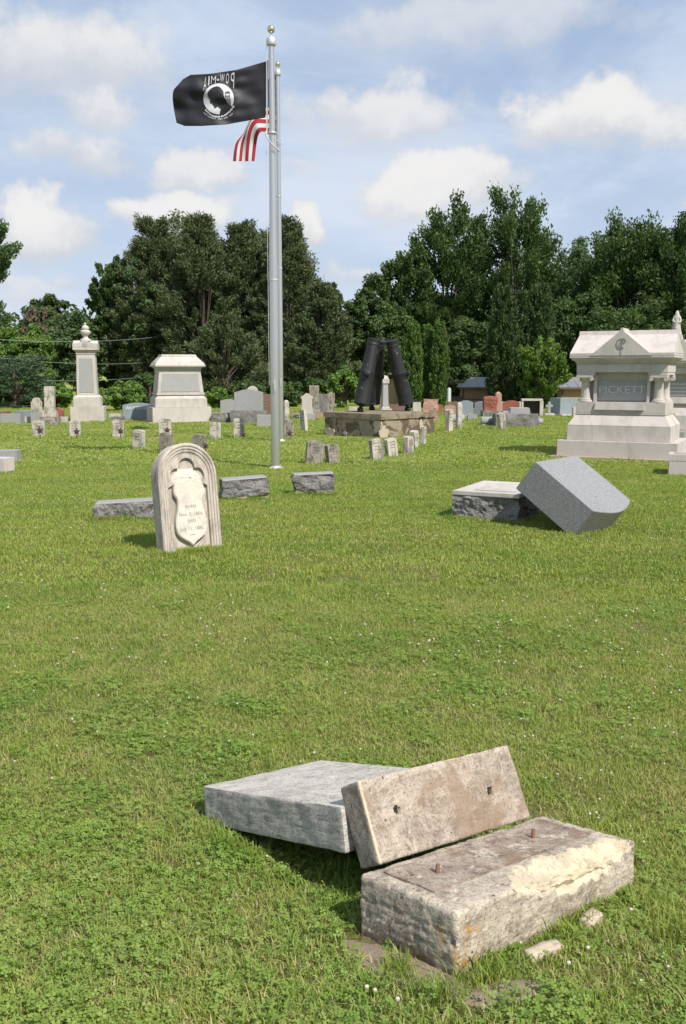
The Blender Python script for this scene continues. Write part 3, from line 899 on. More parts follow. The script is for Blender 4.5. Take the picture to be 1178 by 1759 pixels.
FY = p1.y + .02
def wave(px, py):
    u = (457 - px) / 160; v = (py - 105) / 100
    k = min(1, u * 3)
    a_ = v + .55 * u                       # folds fan out from the upper hoist and sweep down the fly
    w_ = .050 * math.sin(6.5 * u + .8 + .8 * v) + .026 * math.sin(10.5 * a_ + 2.2 * math.sin(3 * u)) + .010 * math.sin(21 * a_ - 3 * u + 1)
    w_ += .008 * math.sin(33 * (v - .35 * u) + 2) * (1 - u)
    w_ += .014 * math.sin(15 * u - 5 * v + .5) + .007 * math.sin(27 * u + 9 * v)
    w_ += .05 * max(0, u - .82) * 6 * math.sin(7 * v + 1)
    return w_ * k
def flagpt(px, py, off=0.):
    return at(px, py, FY + wave(px, py) - off)
def lerp_poly(P, s):
    for (s0, x0, y0), (s1, x1, y1) in zip(P, P[1:]):
        if s <= s1:
            k = (s - s0) / (s1 - s0); k = k * .7 + .3 * k * k * (3 - 2 * k)
            return x0 + (x1 - x0) * k, y0 + (y1 - y0) * k
    return P[-1][1:]
def build_pow_flag():
    TOP = [(0, 458, 105), (.33, 406, 120), (.6, 362, 126.5), (.82, 327, 128.5), (.9, 314, 136), (1, 300, 152)]
    BOT = [(0, 456, 202), (.43, 389, 213.6), (.7, 345, 216.5), (.88, 317, 216.5), (1, 303, 211)]
    nu, nv = 110, 60
    V = []
    for j in range(nv + 1):
        t_ = j / nv
        for i in range(nu + 1):
            s_ = i / nu
            a = lerp_poly(TOP, s_); b_ = lerp_poly(BOT, s_)
            x = a[0] + (b_[0] - a[0]) * t_; y = a[1] + (b_[1] - a[1]) * t_
            x -= 4.5 * math.sin(math.pi * t_ ** .6) * s_ ** 6
            V.append(flagpt(x, y))
    Fc = [(j * (nu + 1) + i, j * (nu + 1) + i + 1, (j + 1) * (nu + 1) + i + 1, (j + 1) * (nu + 1) + i) for j in range(nv) for i in range(nu)]
    r = empty('black_flag', p1 + Vector((0, 0, H1 - .2)), 'black remembrance flag with white head emblem flying from the nearer flagpole', 'flag')
    r0 = -r.location
    def mk(name, V_, F_, mat, smooth=False):
        return mesh_obj(name, [Vector(v) + r0 for v in V_], F_, mat, r, smooth)
    cl = mk('cloth', V, Fc, 'flag_black', True)
    so = cl.modifiers.new('thickness', 'SOLIDIFY'); so.thickness = .003
    # printed emblem, laid on the waving cloth
    def poly(name, pts, mat, off, cx=None, cy=None, cut=3):
        bm = bmesh.new()
        f = bm.faces.new([bm.verts.new((x, y, 0)) for x, y in pts])
        bmesh.ops.triangulate(bm, faces=[f])
        for _ in range(cut):
            es = [e for e in bm.edges if e.calc_length() > 4.5]
            if es: bmesh.ops.subdivide_edges(bm, edges=es, cuts=1, use_grid_fill=False)
            bmesh.ops.triangulate(bm, faces=bm.faces)
        V_ = [flagpt(v.co.x, v.co.y, off) for v in bm.verts]
        bm.verts.index_update()
        F_ = [tuple(v.index for v in f.verts) for f in bm.faces]
        bm.free()
        return mk(name, V_, F_, mat, True)
    Z = lambda L: [(340 + x / 14.725, 110 + y / 14.727) for x, y in L]     # from zoomed detail coordinates
    disc = Z([(520 + 385 * math.cos(a) , 880 + 392 * math.sin(a)) for a in [2 * math.pi * i / 48 for i in range(48)]])
    poly('emblem_disc', disc, 'flag_white', .008)
    head = Z([(470, 560), (540, 575), (600, 630), (645, 700), (650, 800), (690, 900), (760, 990), (850, 1075), (870, 1130), (800, 1190), (700, 1240), (600, 1280), (545, 1285), (555, 1220), (575, 1140), (530, 1100), (490, 1075), (450, 1110), (420, 1120), (390, 1060), (360, 1010), (350, 985), (315, 1000), (305, 960), (300, 890), (262, 845), (240, 790), (240, 720), (290, 650), (370, 590)])
    poly('emblem_head', head, 'flag_black', .0125)
    tower = [Z([(675, 720), (745, 680), (815, 715), (800, 745), (690, 745)]), Z([(688, 745), (706, 745), (706, 800), (688, 800)]), Z([(785, 745), (803, 745), (803, 800), (785, 800)]),
             Z([(688, 795), (803, 795), (803, 815), (688, 815)]), Z([(690, 815), (706, 815), (712, 930), (835, 1075), (820, 1075), (694, 935)]), Z([(785, 815), (801, 815), (845, 1075), (830, 1075)])]
    for k in range(3):
        y0 = 820 + k * 65; x0 = 700 + k * 22; x1 = 792 + k * 14
        tower.append(Z([(x0, y0), (x0 + 12, y0), (x1, y0 + 60), (x1 - 12, y0 + 60)])); tower.append(Z([(x1 - 12, y0), (x1, y0), (x0 + 22, y0 + 60), (x0 + 10, y0 + 60)]))
    V_ = []; F_ = []
    for T in tower:
        k = len(V_); V_ += [flagpt(x, y, .013) for x, y in T]; F_.append(tuple(range(k, k + len(T))))
    mk('emblem_tower', V_, F_, 'flag_black')
    # chain of links under the disc
    V_ = []; F_ = []
    L = Z([(205, 1175), (260, 1225), (315, 1275), (380, 1310), (450, 1330), (525, 1332), (610, 1318), (685, 1290), (740, 1250), (795, 1205), (845, 1150), (890, 1085)])
    for i, (x, y) in enumerate(L):
        k = len(V_); n = 10
        a0 = math.atan2(L[min(i + 1, 11)][1] - L[max(i - 1, 0)][1], L[min(i + 1, 11)][0] - L[max(i - 1, 0)][0])
        for q, rr in ((0, 1.0), (1, .35)):
            for j in range(n):
                a = 2 * math.pi * j / n
                ux, uy = 2.5 * rr * math.cos(a), 1.55 * rr * math.sin(a)
                V_.append(flagpt(x + ux * math.cos(a0) - uy * math.sin(a0), y + ux * math.sin(a0) + uy * math.cos(a0), .014))
        F_ += [(k + j, k + (j + 1) % n, k + n + (j + 1) % n, k + n + j) for j in range(n)]
    mk('barbed_chain', V_, F_, 'flag_white')
    # lettering: seen from behind, so mirrored (POW * MIA)
    def glyphs(ch, cx, ytop, ybot, wpx, slant):
        v, f = text_mesh(ch, 1.0, 0)
        xs = [p.x for p in v]; ys = [p.y for p in v]
        x0, x1, y0, y1 = min(xs), max(xs), min(ys), max(ys)
        out = []
        for p_ in v:
            a = (p_.x - (x0 + x1) / 2) / max(x1 - x0, .01); b_ = (p_.y - y0) / (y1 - y0)
            out.append(flagpt(cx - a * wpx + slant * (b_ - .5), ybot + (ytop - ybot) * b_, .014))
        return out, f
    V_ = []; F_ = []
    # (glyph, cx, top, bottom, width) on the photograph's pixels
    for ch, cx, yt, yb, wd in (('A', 352.3, 132, 155.5, 5.2), ('I', 358.6, 131, 147, 2.2), ('M', 366.5, 130.5, 144, 8.2), ('W', 381.5, 127.5, 140.5, 7.5), ('O', 390.5, 125.5, 144, 5.2), ('P', 399.0, 124.5, 152, 6.2)):
        o_, f = glyphs(ch, cx, yt, yb, wd, 1.2)
        k = len(V_); V_ += o_; F_ += [tuple(k + i for i in q) for q in f]
    k = len(V_)
    V_ += [flagpt(374.2 + (3.0 if i % 2 == 0 else 1.3) * math.sin(math.pi * i / 5), 137 - (3.0 if i % 2 == 0 else 1.3) * math.cos(math.pi * i / 5), .014) for i in range(10)]
    F_.append(tuple(range(k, k + 10)))
    mk('flag_lettering', V_, F_, 'flag_white')
    V_ = []; F_ = []
    msg = 'YOU ARE NOT FORGOTTEN'
    for i, ch in enumerate(msg):
        if ch == ' ': continue
        a = R(48 + (135 - 48) * (i / (len(msg) - 1)))       # from the right round the bottom to the left
        v, f = text_mesh(ch, 4.2, 0)
        ccx, ccy, rr = 375.5, 170, 35.2
        k = len(V_)
        for p_ in v:
            X = -p_.x; Y = -p_.y
            rad = rr + Y; ang = a - X / rr
            V_.append(flagpt(ccx + rad * math.cos(ang) * 1.0, ccy + rad * math.sin(ang) * .98, .014))
        F_ += [tuple(k + q for q in g_) for g_ in f]
    mk('small_lettering', V_, F_, 'flag_white')
    # white header band along the hoist
    q = MB()
    a, b_ = at(459.3, 104, FY), at(458.3, 229, FY)
    q.tube([a + r0, b_ + r0], .012, 8); part(q, 'hoist_band', 'flag_white', r, smooth=True)
    # beaded retainer loop round the pole
    V0 = MB()
    cpt = Vector((p1.x, p1.y, at(458, 240, p1.y).z))
    for k in range(22):
        a = math.pi * (1.0 + k / 21.0)
        z = at(458, 226, p1.y).z - .30 * math.sin(math.pi * .5 * k / 21) 
        c_ = Vector((p1.x + .105 * math.cos(a), p1.y + .105 * math.sin(a), z))
        V0.lathe([(.001, -.013), (.011, -.006), (.013, 0), (.011, .006), (.001, .013)], 8, c_ + r0)
    part(V0, 'retainer_beads', 'rope', r, smooth=True)
build_pow_flag()
def build_us_flag():
    Y0 = p2.y + .02
    r = empty('striped_flag', p2 + Vector((0, 0, H2 - .3)), 'red and white striped national flag drooping behind the black flag', 'flag')
    r0 = -r.location
    def path(v):
        """photo-pixel path of a thread at height v (0 bottom hem .. 1 top hem) from hoist to fly"""
        hy = 227.5 - 98 * v
        def mixp(A, B, k): return [tuple(a + (b_ - a) * k for a, b_ in zip(p_, q_)) for p_, q_ in zip(A, B)]
        A0 = [(474, 227.5, 0), (457, 227, -.02), (448, 226.5, -.10), (443, 234, -.06), (440, 250, .02), (437, 277, .02)]
        A1 = [(474, 204, 0), (457, 204, .0), (436, 205, -.12), (426, 222, -.10), (422, 248, .0), (420, 277, .0)]
        A2 = [(474, 173.6, 0), (457, 176, .03), (438, 190, .06), (418, 228, .02), (404, 247, .02), (399, 277, .0)]
        A3 = [(474, 129.5, 0), (457, 140, .05), (445, 175, .16), (436, 215, .20), (432, 245, .16), (430, 274, .14)]
        if v <= .24: return mixp(A0, A1, v / .24)
        if v <= .55: return mixp(A1, A2, (v - .24) / .31)
        return mixp(A2, A3, (v - .55) / .45)
    def P(u, v):
        L = path(v); s_ = u * (len(L) - 1); i = min(int(s_), len(L) - 2); k = s_ - i
        g_ = lambda j: L[max(0, min(len(L) - 1, j))]
        a, b_, c_, d_ = g_(i - 1), g_(i), g_(i + 1), g_(i + 2)
        q = [.5 * ((2 * b_[m]) + (-a[m] + c_[m]) * k + (2 * a[m] - 5 * b_[m] + 4 * c_[m] - d_[m]) * k * k + (-a[m] + 3 * b_[m] - 3 * c_[m] + d_[m]) * k ** 3) for m in range(3)]
        return at(q[0], q[1], Y0 + q[2] + .02 * math.sin(9 * u + 20 * v))
    nu = 30
    for s_ in range(13):
        V = []; m_ = 3
        for j in range(m_ + 1):
            for i in range(nu + 1): V.append(P(i / nu, (s_ + j / m_) / 13) + r0)
        Fc = [(j * (nu + 1) + i, j * (nu + 1) + i + 1, (j + 1) * (nu + 1) + i + 1, (j + 1) * (nu + 1) + i) for j in range(m_) for i in range(nu)]
        o = mesh_obj('stripe', V, Fc, 'flag_red' if s_ % 2 == 0 else 'flag_white', r, True)
    V = []
    for j in range(7):
        for i in range(13): V.append(P(.02 + .38 * i / 12, (6 + 7 * j / 6) / 13) + r0 + Vector((0, -.012, 0)))
    Fc = [(j * 13 + i, j * 13 + i + 1, (j + 1) * 13 + i + 1, (j + 1) * 13 + i) for j in range(6) for i in range(12)]
    mesh_obj('canton', V, Fc, 'flag_blue', r, True)
    q = MB()
    for k in range(16):
        a = math.pi * (1.0 + k / 15.0)
        z = at(480, 234, p2.y).z - .18 * math.sin(math.pi * .5 * k / 15)
        c_ = Vector((p2.x + .09 * math.cos(a), p2.y + .09 * math.sin(a), z))
        q.lathe([(.001, -.012), (.012, 0), (.001, .012)], 6, c_ + r0)
    part(q, 'retainer_beads', 'rope', r, smooth=True)
build_us_flag()
# ============================================================ CANNON MEMORIAL
def build_cannons():
    W_ = 2.07; cx, cy = .9565, 24.2
    rz = .7658
    r = empty('memorial_plinth', (cx, cy, gz(cx, cy)), 'square stucco plinth with crumbling brown sides under the three cannons', 'plinth', rz=rz)
    zt = .583
    o = rock_box('body', W_ - .07, W_ - .07, zt - .115 + .05, 'stucco_body', r, step=.09, amp=.016, seed=40, z0=-.05, fr=.5)
    for p_ in o.data.polygons: p_.use_smooth = True
    o.data.set_sharp_from_angle(angle=R(40))
    o = rock_box('cap_slab', W_, W_, .13, 'stucco', r, step=.065, amp=.008, seed=41, z0=zt - .13, fr=.8)
    # patches of broken-off stucco: brown core showing, and pale repairs proud of the face
    def blob(cx_, cz_, rx, rz_, face, mat, seed, name, dep):
        n = 22; pts = []
        for i in range(n):
            a = 2 * math.pi * i / n
            k = 1 + .45 * noise.noise(Vector((math.cos(a) * 1.8, math.sin(a) * 1.8, seed))) + .2 * noise.noise(Vector((math.cos(a) * 5, math.sin(a) * 5, seed)))
            pts.append((cx_ + rx * k * math.cos(a), min(zt - .155, max(-.04, cz_ + rz_ * k * math.sin(a)))))
        hw = (W_ - .07) / 2
        q = MB(); q.prism(pts, -hw - dep, -hw + .02)
        if face == 'L':      # left visible face: local -x side
            M_ = Matrix.Rotation(-math.pi / 2, 3, 'Z'); q.v = [M_ @ v for v in q.v]
        part(q, name, mat, r)
    blob(-.90, .1, .16, .2, 'F', 'limestone_chip', 2, 'repair_patch', .012)
    blob(.45, .30, .06, .14, 'F', 'limestone_chip', 4, 'repair_patch', .014)
    blob(-.80, .08, .20, .09, 'L', 'limestone_chip', 8, 'repair_patch', .045)
    blob(.88, .28, .13, .18, 'L', 'limestone_chip', 9, 'repair_patch', .014)
    blob(-.25, .07, .07, .04, 'L', 'limestone_chip', 10, 'repair_patch', .03)
    q = MB(); q.box(.36, .56, -W_ / 2 - .006, -W_ / 2 + .01, zt - .14, zt - .10); part(q, 'crack', 'hole_dark', r)
    # cannons
    base = gz(cx, cy) + zt
    data = [((.437, 24.15), (.835, 24.42), -35, 'left black iron cannon barrel standing muzzle up on the stone plinth'),
            ((1.725, 24.8), (1.20, 24.52), 215, 'right black iron cannon barrel standing muzzle up on the stone plinth'),
            ((.775, 25.3), (.985, 24.85), 100, 'rear black iron cannon barrel between the two front ones')]
    L = 1.88
    prof = [(.045, .0), (.075, .02), (.088, .055), (.075, .09), (.045, .115), (.042, .14), (.075, .165), (.155, .19), (.205, .20), (.213, .21), (.213, .235), (.204, .242), (.203, .26), (.2, .62), (.19, 1.02), (.196, 1.03), (.196, 1.05), (.186, 1.06), (.160, 1.62), (.154, 1.74), (.162, 1.75), (.162, 1.775), (.156, 1.785), (.162, 1.84), (.172, 1.88), (.172, 1.90), (.155, 1.915), (.085, 1.915), (.08, 1.60)]
    for (bx, by), (tx, ty), roll, lab in data:
        b0 = Vector((bx, by, base)); tpt = Vector((tx, ty, base + 2.04))
        ax = (tpt - b0).normalized()
        e = empty('cannon', b0, lab, 'cannon', 'upright cannons of the memorial')
        Q = ax.to_track_quat('Z', 'Y')
        M_ = (Q.to_matrix() @ Matrix.Rotation(R(roll), 3, 'Z'))
        e.matrix_world = Matrix.Translation(b0) @ M_.to_4x4()
        q = MB(); q.lathe(prof[9:], 36); part(q, 'barrel', 'iron_black', e, smooth=True)
        q = MB(); q.lathe(prof[:10], 28); part(q, 'cascabel_knob', 'iron_black', e, smooth=True)
        for s_ in (-1, 1):
            q = MB(); Mx = Matrix.Rotation(s_ * math.pi / 2, 3, 'Y')
            q.lathe([(.085, .15), (.085, .195), (.062, .2), (.062, .30), (.055, .305)], 18, (0, 0, .98), Mx); part(q, 'trunnion', 'iron_black', e, smooth=True)
build_cannons()

# ============================================================ BIG MONUMENTS
def ionic_column(parent, x, y, z0, h, r_):
    q = MB()
    q.lathe([(r_ * 1.45, 0), (r_ * 1.5, .015), (r_ * 1.45, .03), (r_ * 1.2, .04), (r_ * 1.25, .055), (r_ * 1.05, .065), (r_, .08), (r_ * .88, h - .16), (r_ * .95, h - .15), (r_ * .9, h - .14)], 24, (x, y, z0))
    sh = part(q, 'column', 'granite_white', parent, smooth=True)
    q = MB()
    q.lathe([(r_ * .9, h - .14), (r_ * 1.1, h - .10), (r_ * 1.5, h - .045)], 20, (x, y, z0))
    q.cbox(r_ * 3.5, r_ * 3.2, z0 + h - .045, z0 + h - .001, cx=x, cy=y)
    for sx in (-1, 1):
        for sy in (-1, 1):
            My = Matrix.Rotation(math.pi / 2, 3, 'X')
            q.lathe([(.036, -.02), (.040, 0), (.036, .02)], 14, (x + sx * r_ * 1.45, y + sy * r_ * 1.35, z0 + h - .072), My)
    part(q, 'capital', 'granite_white', sh, smooth=True)
def classical(name, label, ctr, rz, W_, D_, lettering, monogram, statue=False, zs=1.0):
    r = empty(name, (ctr[0], ctr[1], gz(ctr[0], ctr[1])), label, 'monument', 'classical family monuments', rz=rz)
    q = MB(); q.cbox(W_ + .22, D_ + .30, -.05, .028, cx=0); part(q, 'paved_footing', 'footing', r)
    q = MB(); q.cbox(W_, D_, .0, .318); part(q, 'lower_course', 'granite_white', r, bevel=.008)
    w2, d2 = W_ - .30, D_ - .30
    q = MB(); q.cbox(w2, d2, .318, .60); q.cbox(w2, d2, .60, .80, w2 - .26, d2 - .26); part(q, 'upper_course', 'granite_white', r, bevel=.006)
    w3, d3 = w2 - .25, d2 - .25
    z = .80
    q = MB(); q.cbox(w3 + .02, d3 + .02, z, z + .03); q.cbox(w3, d3, z + .03, z + .235)
    part(q, 'pedestal_course', 'granite_white', r, bevel=.006)
    q = MB(); q.cbox(w3 * .56, .06, z + .09, z + .235, w3 * .54, .02, cx=-.01, cy=-d3 / 2 - .015); part(q, 'sloping_sill', 'granite_white', r, bevel=.004)
    zc = z + .235
    hc = .50
    q = MB(); q.cbox(w3 * .58 + .26, d3 - .42, zc, zc + hc + .049); q.cbox(w3 - .40, d3 - .50, zc, zc + hc - .001)
    part(q, 'die', 'granite_white', r, bevel=.004)
    yp = -(d3 - .42) / 2
    # recessed panel between pilaster strips
    pw = w3 * .56
    for sx in (-1, 1):
        q = MB(); q.cbox(.06, .12, zc, zc + hc, cx=sx * (pw / 2 + .03), cy=yp - .04); part(q, 'panel_jamb', 'granite_white', r, bevel=.003)
    q = MB(); q.cbox(pw, .03, zc + .03, zc + hc - .09, cy=yp - .014); pn = part(q, 'name_panel', 'granite_mid_grey', r, bevel=.003)
    if lettering: text_on_front(lettering, .20, -.01, yp - .031, zc + .225, 'letter_panel', pn, depth=.010, sx=1.12)
    else:
        for k in range(3):
            q = MB(); q.cbox(pw * .6, .01, zc + .12 + .09 * k, zc + .145 + .09 * k, cy=yp - .032); part(q, 'inscription_band', 'letter_panel', pn)
    for sx in (-1, 1):
        for sy in (-1, 1): ionic_column(r, sx * (w3 / 2 - .145), sy * (d3 / 2 - .13), zc, hc, .088)
    # entablature, notched over the panel
    ze = zc + hc
    q = MB(); q.cbox(w3 + .02, d3 + .02, ze + .05, ze + .20)
    for sx in (-1, 1): q.cbox((w3 - pw) / 2 - .02, d3 + .018, ze, ze + .05, cx=sx * (pw / 2 + (w3 - pw) / 4 + .012))
    part(q, 'architrave', 'granite_white', r, bevel=.004)
    q = MB(); q.cbox(w3 + .045, d3 + .045, ze + .2, ze + .215); q.cbox(w3 + .02, d3 + .02, ze + .215, ze + .27, w3 + .12, d3 + .12); q.cbox(w3 + .16, d3 + .16, ze + .27, ze + .315, w3 + .22, d3 + .22)
    part(q, 'frieze', 'granite_white', r, bevel=.004)
    # gabled roof: eave blocks, slopes and ridge roll
    z0 = ze + .315
    wr, dr = w3 + .25, d3 + .25
    q = MB(); q.cbox(wr, dr, z0, z0 + .035); part(q, 'eave', 'granite_white', r, bevel=.004)
    q = MB(); q.frus(-wr / 2, wr / 2, -dr / 2, dr / 2, z0 + .035, -wr / 2, wr / 2, -dr / 2, dr / 2, z0 + .085)
    q.frus(-wr / 2, wr / 2, -dr / 2, dr / 2, z0 + .085, -wr / 2 + .035, wr / 2 - .035, -.06, .06, z0 + .45)
    q.cbox(wr - .06, .16, z0 + .43, z0 + .52, wr - .06, .10)
    part(q, 'roof', 'granite_white', r, bevel=.005)
    # front gable
    gw = wr * .30
    q = MB(); q.prism([(-gw, z0 + .040), (gw, z0 + .040), (.035, z0 + .48), (.02, z0 + .545), (-.02, z0 + .545), (-.035, z0 + .48)], -dr / 2 - .012, -.05)
    gb = part(q, 'gable', 'granite_white', r, bevel=.004)
    if monogram:
        for ch, sz, dx_, dz_ in (('C', .30, -.03, 0), ('P', .27, .035, .015), ('C', .19, 0, -.01)):
            text_on_front(ch, sz, dx_, -dr / 2 - .015, z0 + .235 + dz_, 'letter_dark', gb, 'monogram_letter', .004, sx=.72)
        q = MB(); q.prism([(-.012, z0 + .10), (0, z0 + .055), (.012, z0 + .10), (0, z0 + .13)], -dr / 2 - .02, -dr / 2 - .01); part(q, 'monogram_drop', 'letter_dark', gb)
    return r, z0, wr
cR = Vector((4.0576, 17.6745)); Rz = Matrix.Rotation(-.4559, 2)
ctr = cR + Rz @ Vector((2.1721 / 2, 1.70 / 2))
classical('family_monument', 'pale granite temple-shaped monument lettered PICKETT with short columns and gabled roof', ctr, -.4559, 2.172, 1.70, 'PICKETT', True)

def build_statue(parent, z0):
    # shrouded standing figure, one continuous body grown over a skeleton
    me = bpy.data.meshes.new('figure')
    J = [(0, 0, .40), (0, 0, .10), (0, .01, .52), (0, .0, .60), (0, -.015, .69), (0, -.02, .76), (-.105, 0, .60), (-.15, -.05, .46), (-.06, -.11, .44), (.105, 0, .60), (.16, -.03, .47), (.08, -.10, .40), (-.05, -.02, .06), (.06, -.01, .06)]
    E_ = [(0, 1), (0, 2), (2, 3), (3, 4), (4, 5), (3, 6), (6, 7), (7, 8), (3, 9), (9, 10), (10, 11), (1, 12), (1, 13)]
    me.from_pydata(J, E_, []); 
    o = bpy.data.objects.new('figure', me); COL.objects.link(o); o.parent = parent; o.location = (0, 0, z0)
    rad = [.115, .14, .10, .085, .055, .06, .055, .048, .03, .055, .048, .03, .10, .10]
    sk = o.modifiers.new('skin', 'SKIN')
    for i, q in enumerate(me.skin_vertices[0].data):
        q.radius = (rad[i], rad[i]); q.use_root = (i == 0)
    o.modifiers.new('sub', 'SUBSURF').levels = 2; o.modifiers['sub'].render_levels = 2
    me.materials.append(MATS['granite_white'])
    # veil and robe folds
    q = MB(); n = 36; prof = [(.19, 0), (.17, .12), (.145, .3), (.12, .45), (.135, .56), (.14, .62), (.085, .68), (.075, .74), (.055, .80), (.015, .835)]
    vs = []; fs = []
    for j, (rr, z) in enumerate(prof):
        for i in range(n):
            a = 2 * math.pi * i / n
            k = 1 + (.13 * math.sin(a * 7 + 2 * z * 4) + .06 * math.sin(a * 13)) * (1 - z)
            vs.append((rr * k * math.cos(a), rr * k * .72 * math.sin(a) + .015, z))
    for j in range(len(prof) - 1):
        for i in range(n): fs.append((j * n + i, j * n + (i + 1) % n, (j + 1) * n + (i + 1) % n, (j + 1) * n + i))
    fs.append(tuple((len(prof) - 1) * n + i for i in range(n)))
    q.add([(x, y, z + z0) for x, y, z in vs], fs); part(q, 'robe', 'granite_white', parent, smooth=True)
Y2 = 22.0
c2 = at(1195, 700, Y2)
r2, z2, wr2 = classical('statue_monument', 'pale granite columned monument with a veiled statue on top behind the PICKETT monument', (c2.x, Y2 + .9), -.40, 2.3, 1.75, None, False)
xs_ = at(1160, 600, Y2 + .9)
q = MB()
zt2 = z2 + .36
sp_ = empty('statue', (xs_.x, Y2 + .9, 0), 'pale stone statue of a veiled standing figure on the right hand monument', 'statue', rz=-.40)
za = at(1160, 596, Y2 + .9).z; zb = at(1160, 575, Y2 + .9).z
q.cbox(.46, .46, za - .10, za + .02); q.cbox(.34, .34, za + .02, za + .10); q.cbox(.36, .36, za + .10, zb - .0, .28, .28)
part(q, 'pedestal', 'granite_white', sp_, bevel=.01)
hs = (at(1160, 533, Y2 + .9).z - zb)
build_statue(sp_, 0)
for ch in sp_.children:
    if ch.name.startswith(('figure', 'robe')):
        ch.scale = (hs / .84 * .85,) * 2 + (hs / .84,); ch.location = (0, 0, zb)
# tall monument with an urn
def urn_monument():
    g_ = ground(145, 724); s_ = mppx(g_.y); k = s_
    Wb = 57 * k
    r = empty('urn_monument', (g_.x, g_.y + Wb / 2, g_.z), 'tall pale granite shaft monument topped with an urn at left', 'monument', rz=R(10))
    z = lambda py: (724 - py) * s_
    q = MB(); q.cbox(Wb, Wb, -.03, z(699)); part(q, 'lower_course', 'granite_white', r, bevel=.01)
    q = MB(); q.cbox(46 * k, 46 * k, z(699), z(683)); q.cbox(46 * k, 46 * k, z(683), z(679), 36 * k, 36 * k); part(q, 'upper_course', 'granite_white', r, bevel=.008)
    a = 34.5 * k; b_ = 31 * k
    q = MB(); q.cbox(a, a, z(679), z(609), b_, b_); sh = part(q, 'shaft', 'granite_white', r, bevel=.008)
    q = MB()
    q.add([(-a * .36, -a / 2 - .012, z(674)), (a * .36, -a / 2 - .012, z(674)), (b_ * .36, -b_ / 2 - .012, z(616)), (-b_ * .36, -b_ / 2 - .012, z(616)), (-a * .36, -a / 2 + .05, z(674)), (a * .36, -a / 2 + .05, z(674)), (b_ * .36, -b_ / 2 + .05, z(616)), (-b_ * .36, -b_ / 2 + .05, z(616))],
          [(0, 1, 2, 3), (0, 4, 5, 1), (1, 5, 6, 2), (2, 6, 7, 3), (3, 7, 4, 0)]); part(q, 'panel', 'granite_mid_grey', sh)
    q = MB(); q.cbox(b_ * 1.06, b_ * 1.06, z(609), z(605)); q.cbox(b_ * 1.1, b_ * 1.1, z(605), z(602), b_ * 1.28, b_ * 1.28); q.cbox(b_ * 1.34, b_ * 1.34, z(602), z(597))
    part(q, 'cornice', 'granite_white', r, bevel=.006)
    hw = b_ * .67
    q = MB()
    for ang in (0, math.pi / 2):
        M_ = Matrix.Rotation(ang, 3, 'Z'); t_ = MB(); t_.prism([(-hw, z(597)), (hw, z(597)), (hw, z(591)), (hw * .55, z(590)), (0, z(585)), (-hw * .55, z(590)), (-hw, z(591))], -hw, hw); q.add([M_ @ v * (1 if ang == 0 else .998) for v in t_.v], t_.f)
    cp = part(q, 'cap', 'granite_white', r, bevel=.005)
    q = MB(); q.lathe([(.085, 0), (.09, .006), (.05, .01), (.02, .012)], 20, (0, -hw - .002, z(592.5)), Matrix.Rotation(math.pi / 2, 3, 'X')); part(q, 'rosette', 'granite_mid_grey', cp)
    U = [(10, 586), (9, 583.5), (5.5, 582), (4, 579.5), (4, 577.5), (6.5, 575.5), (8.3, 573), (8.8, 571), (8.6, 569.5), (6, 567.5), (4.4, 566.2), (6.2, 565.6), (6.5, 564), (5.2, 561.5), (3.2, 560), (1.6, 558.5), (2, 557.5), (1.8, 556.5), (.4, 554.5)]
    q = MB(); q.lathe([(x * k, z(y)) for x, y in U], 24); part(q, 'urn', 'granite_white', r, smooth=True)
urn_monument()
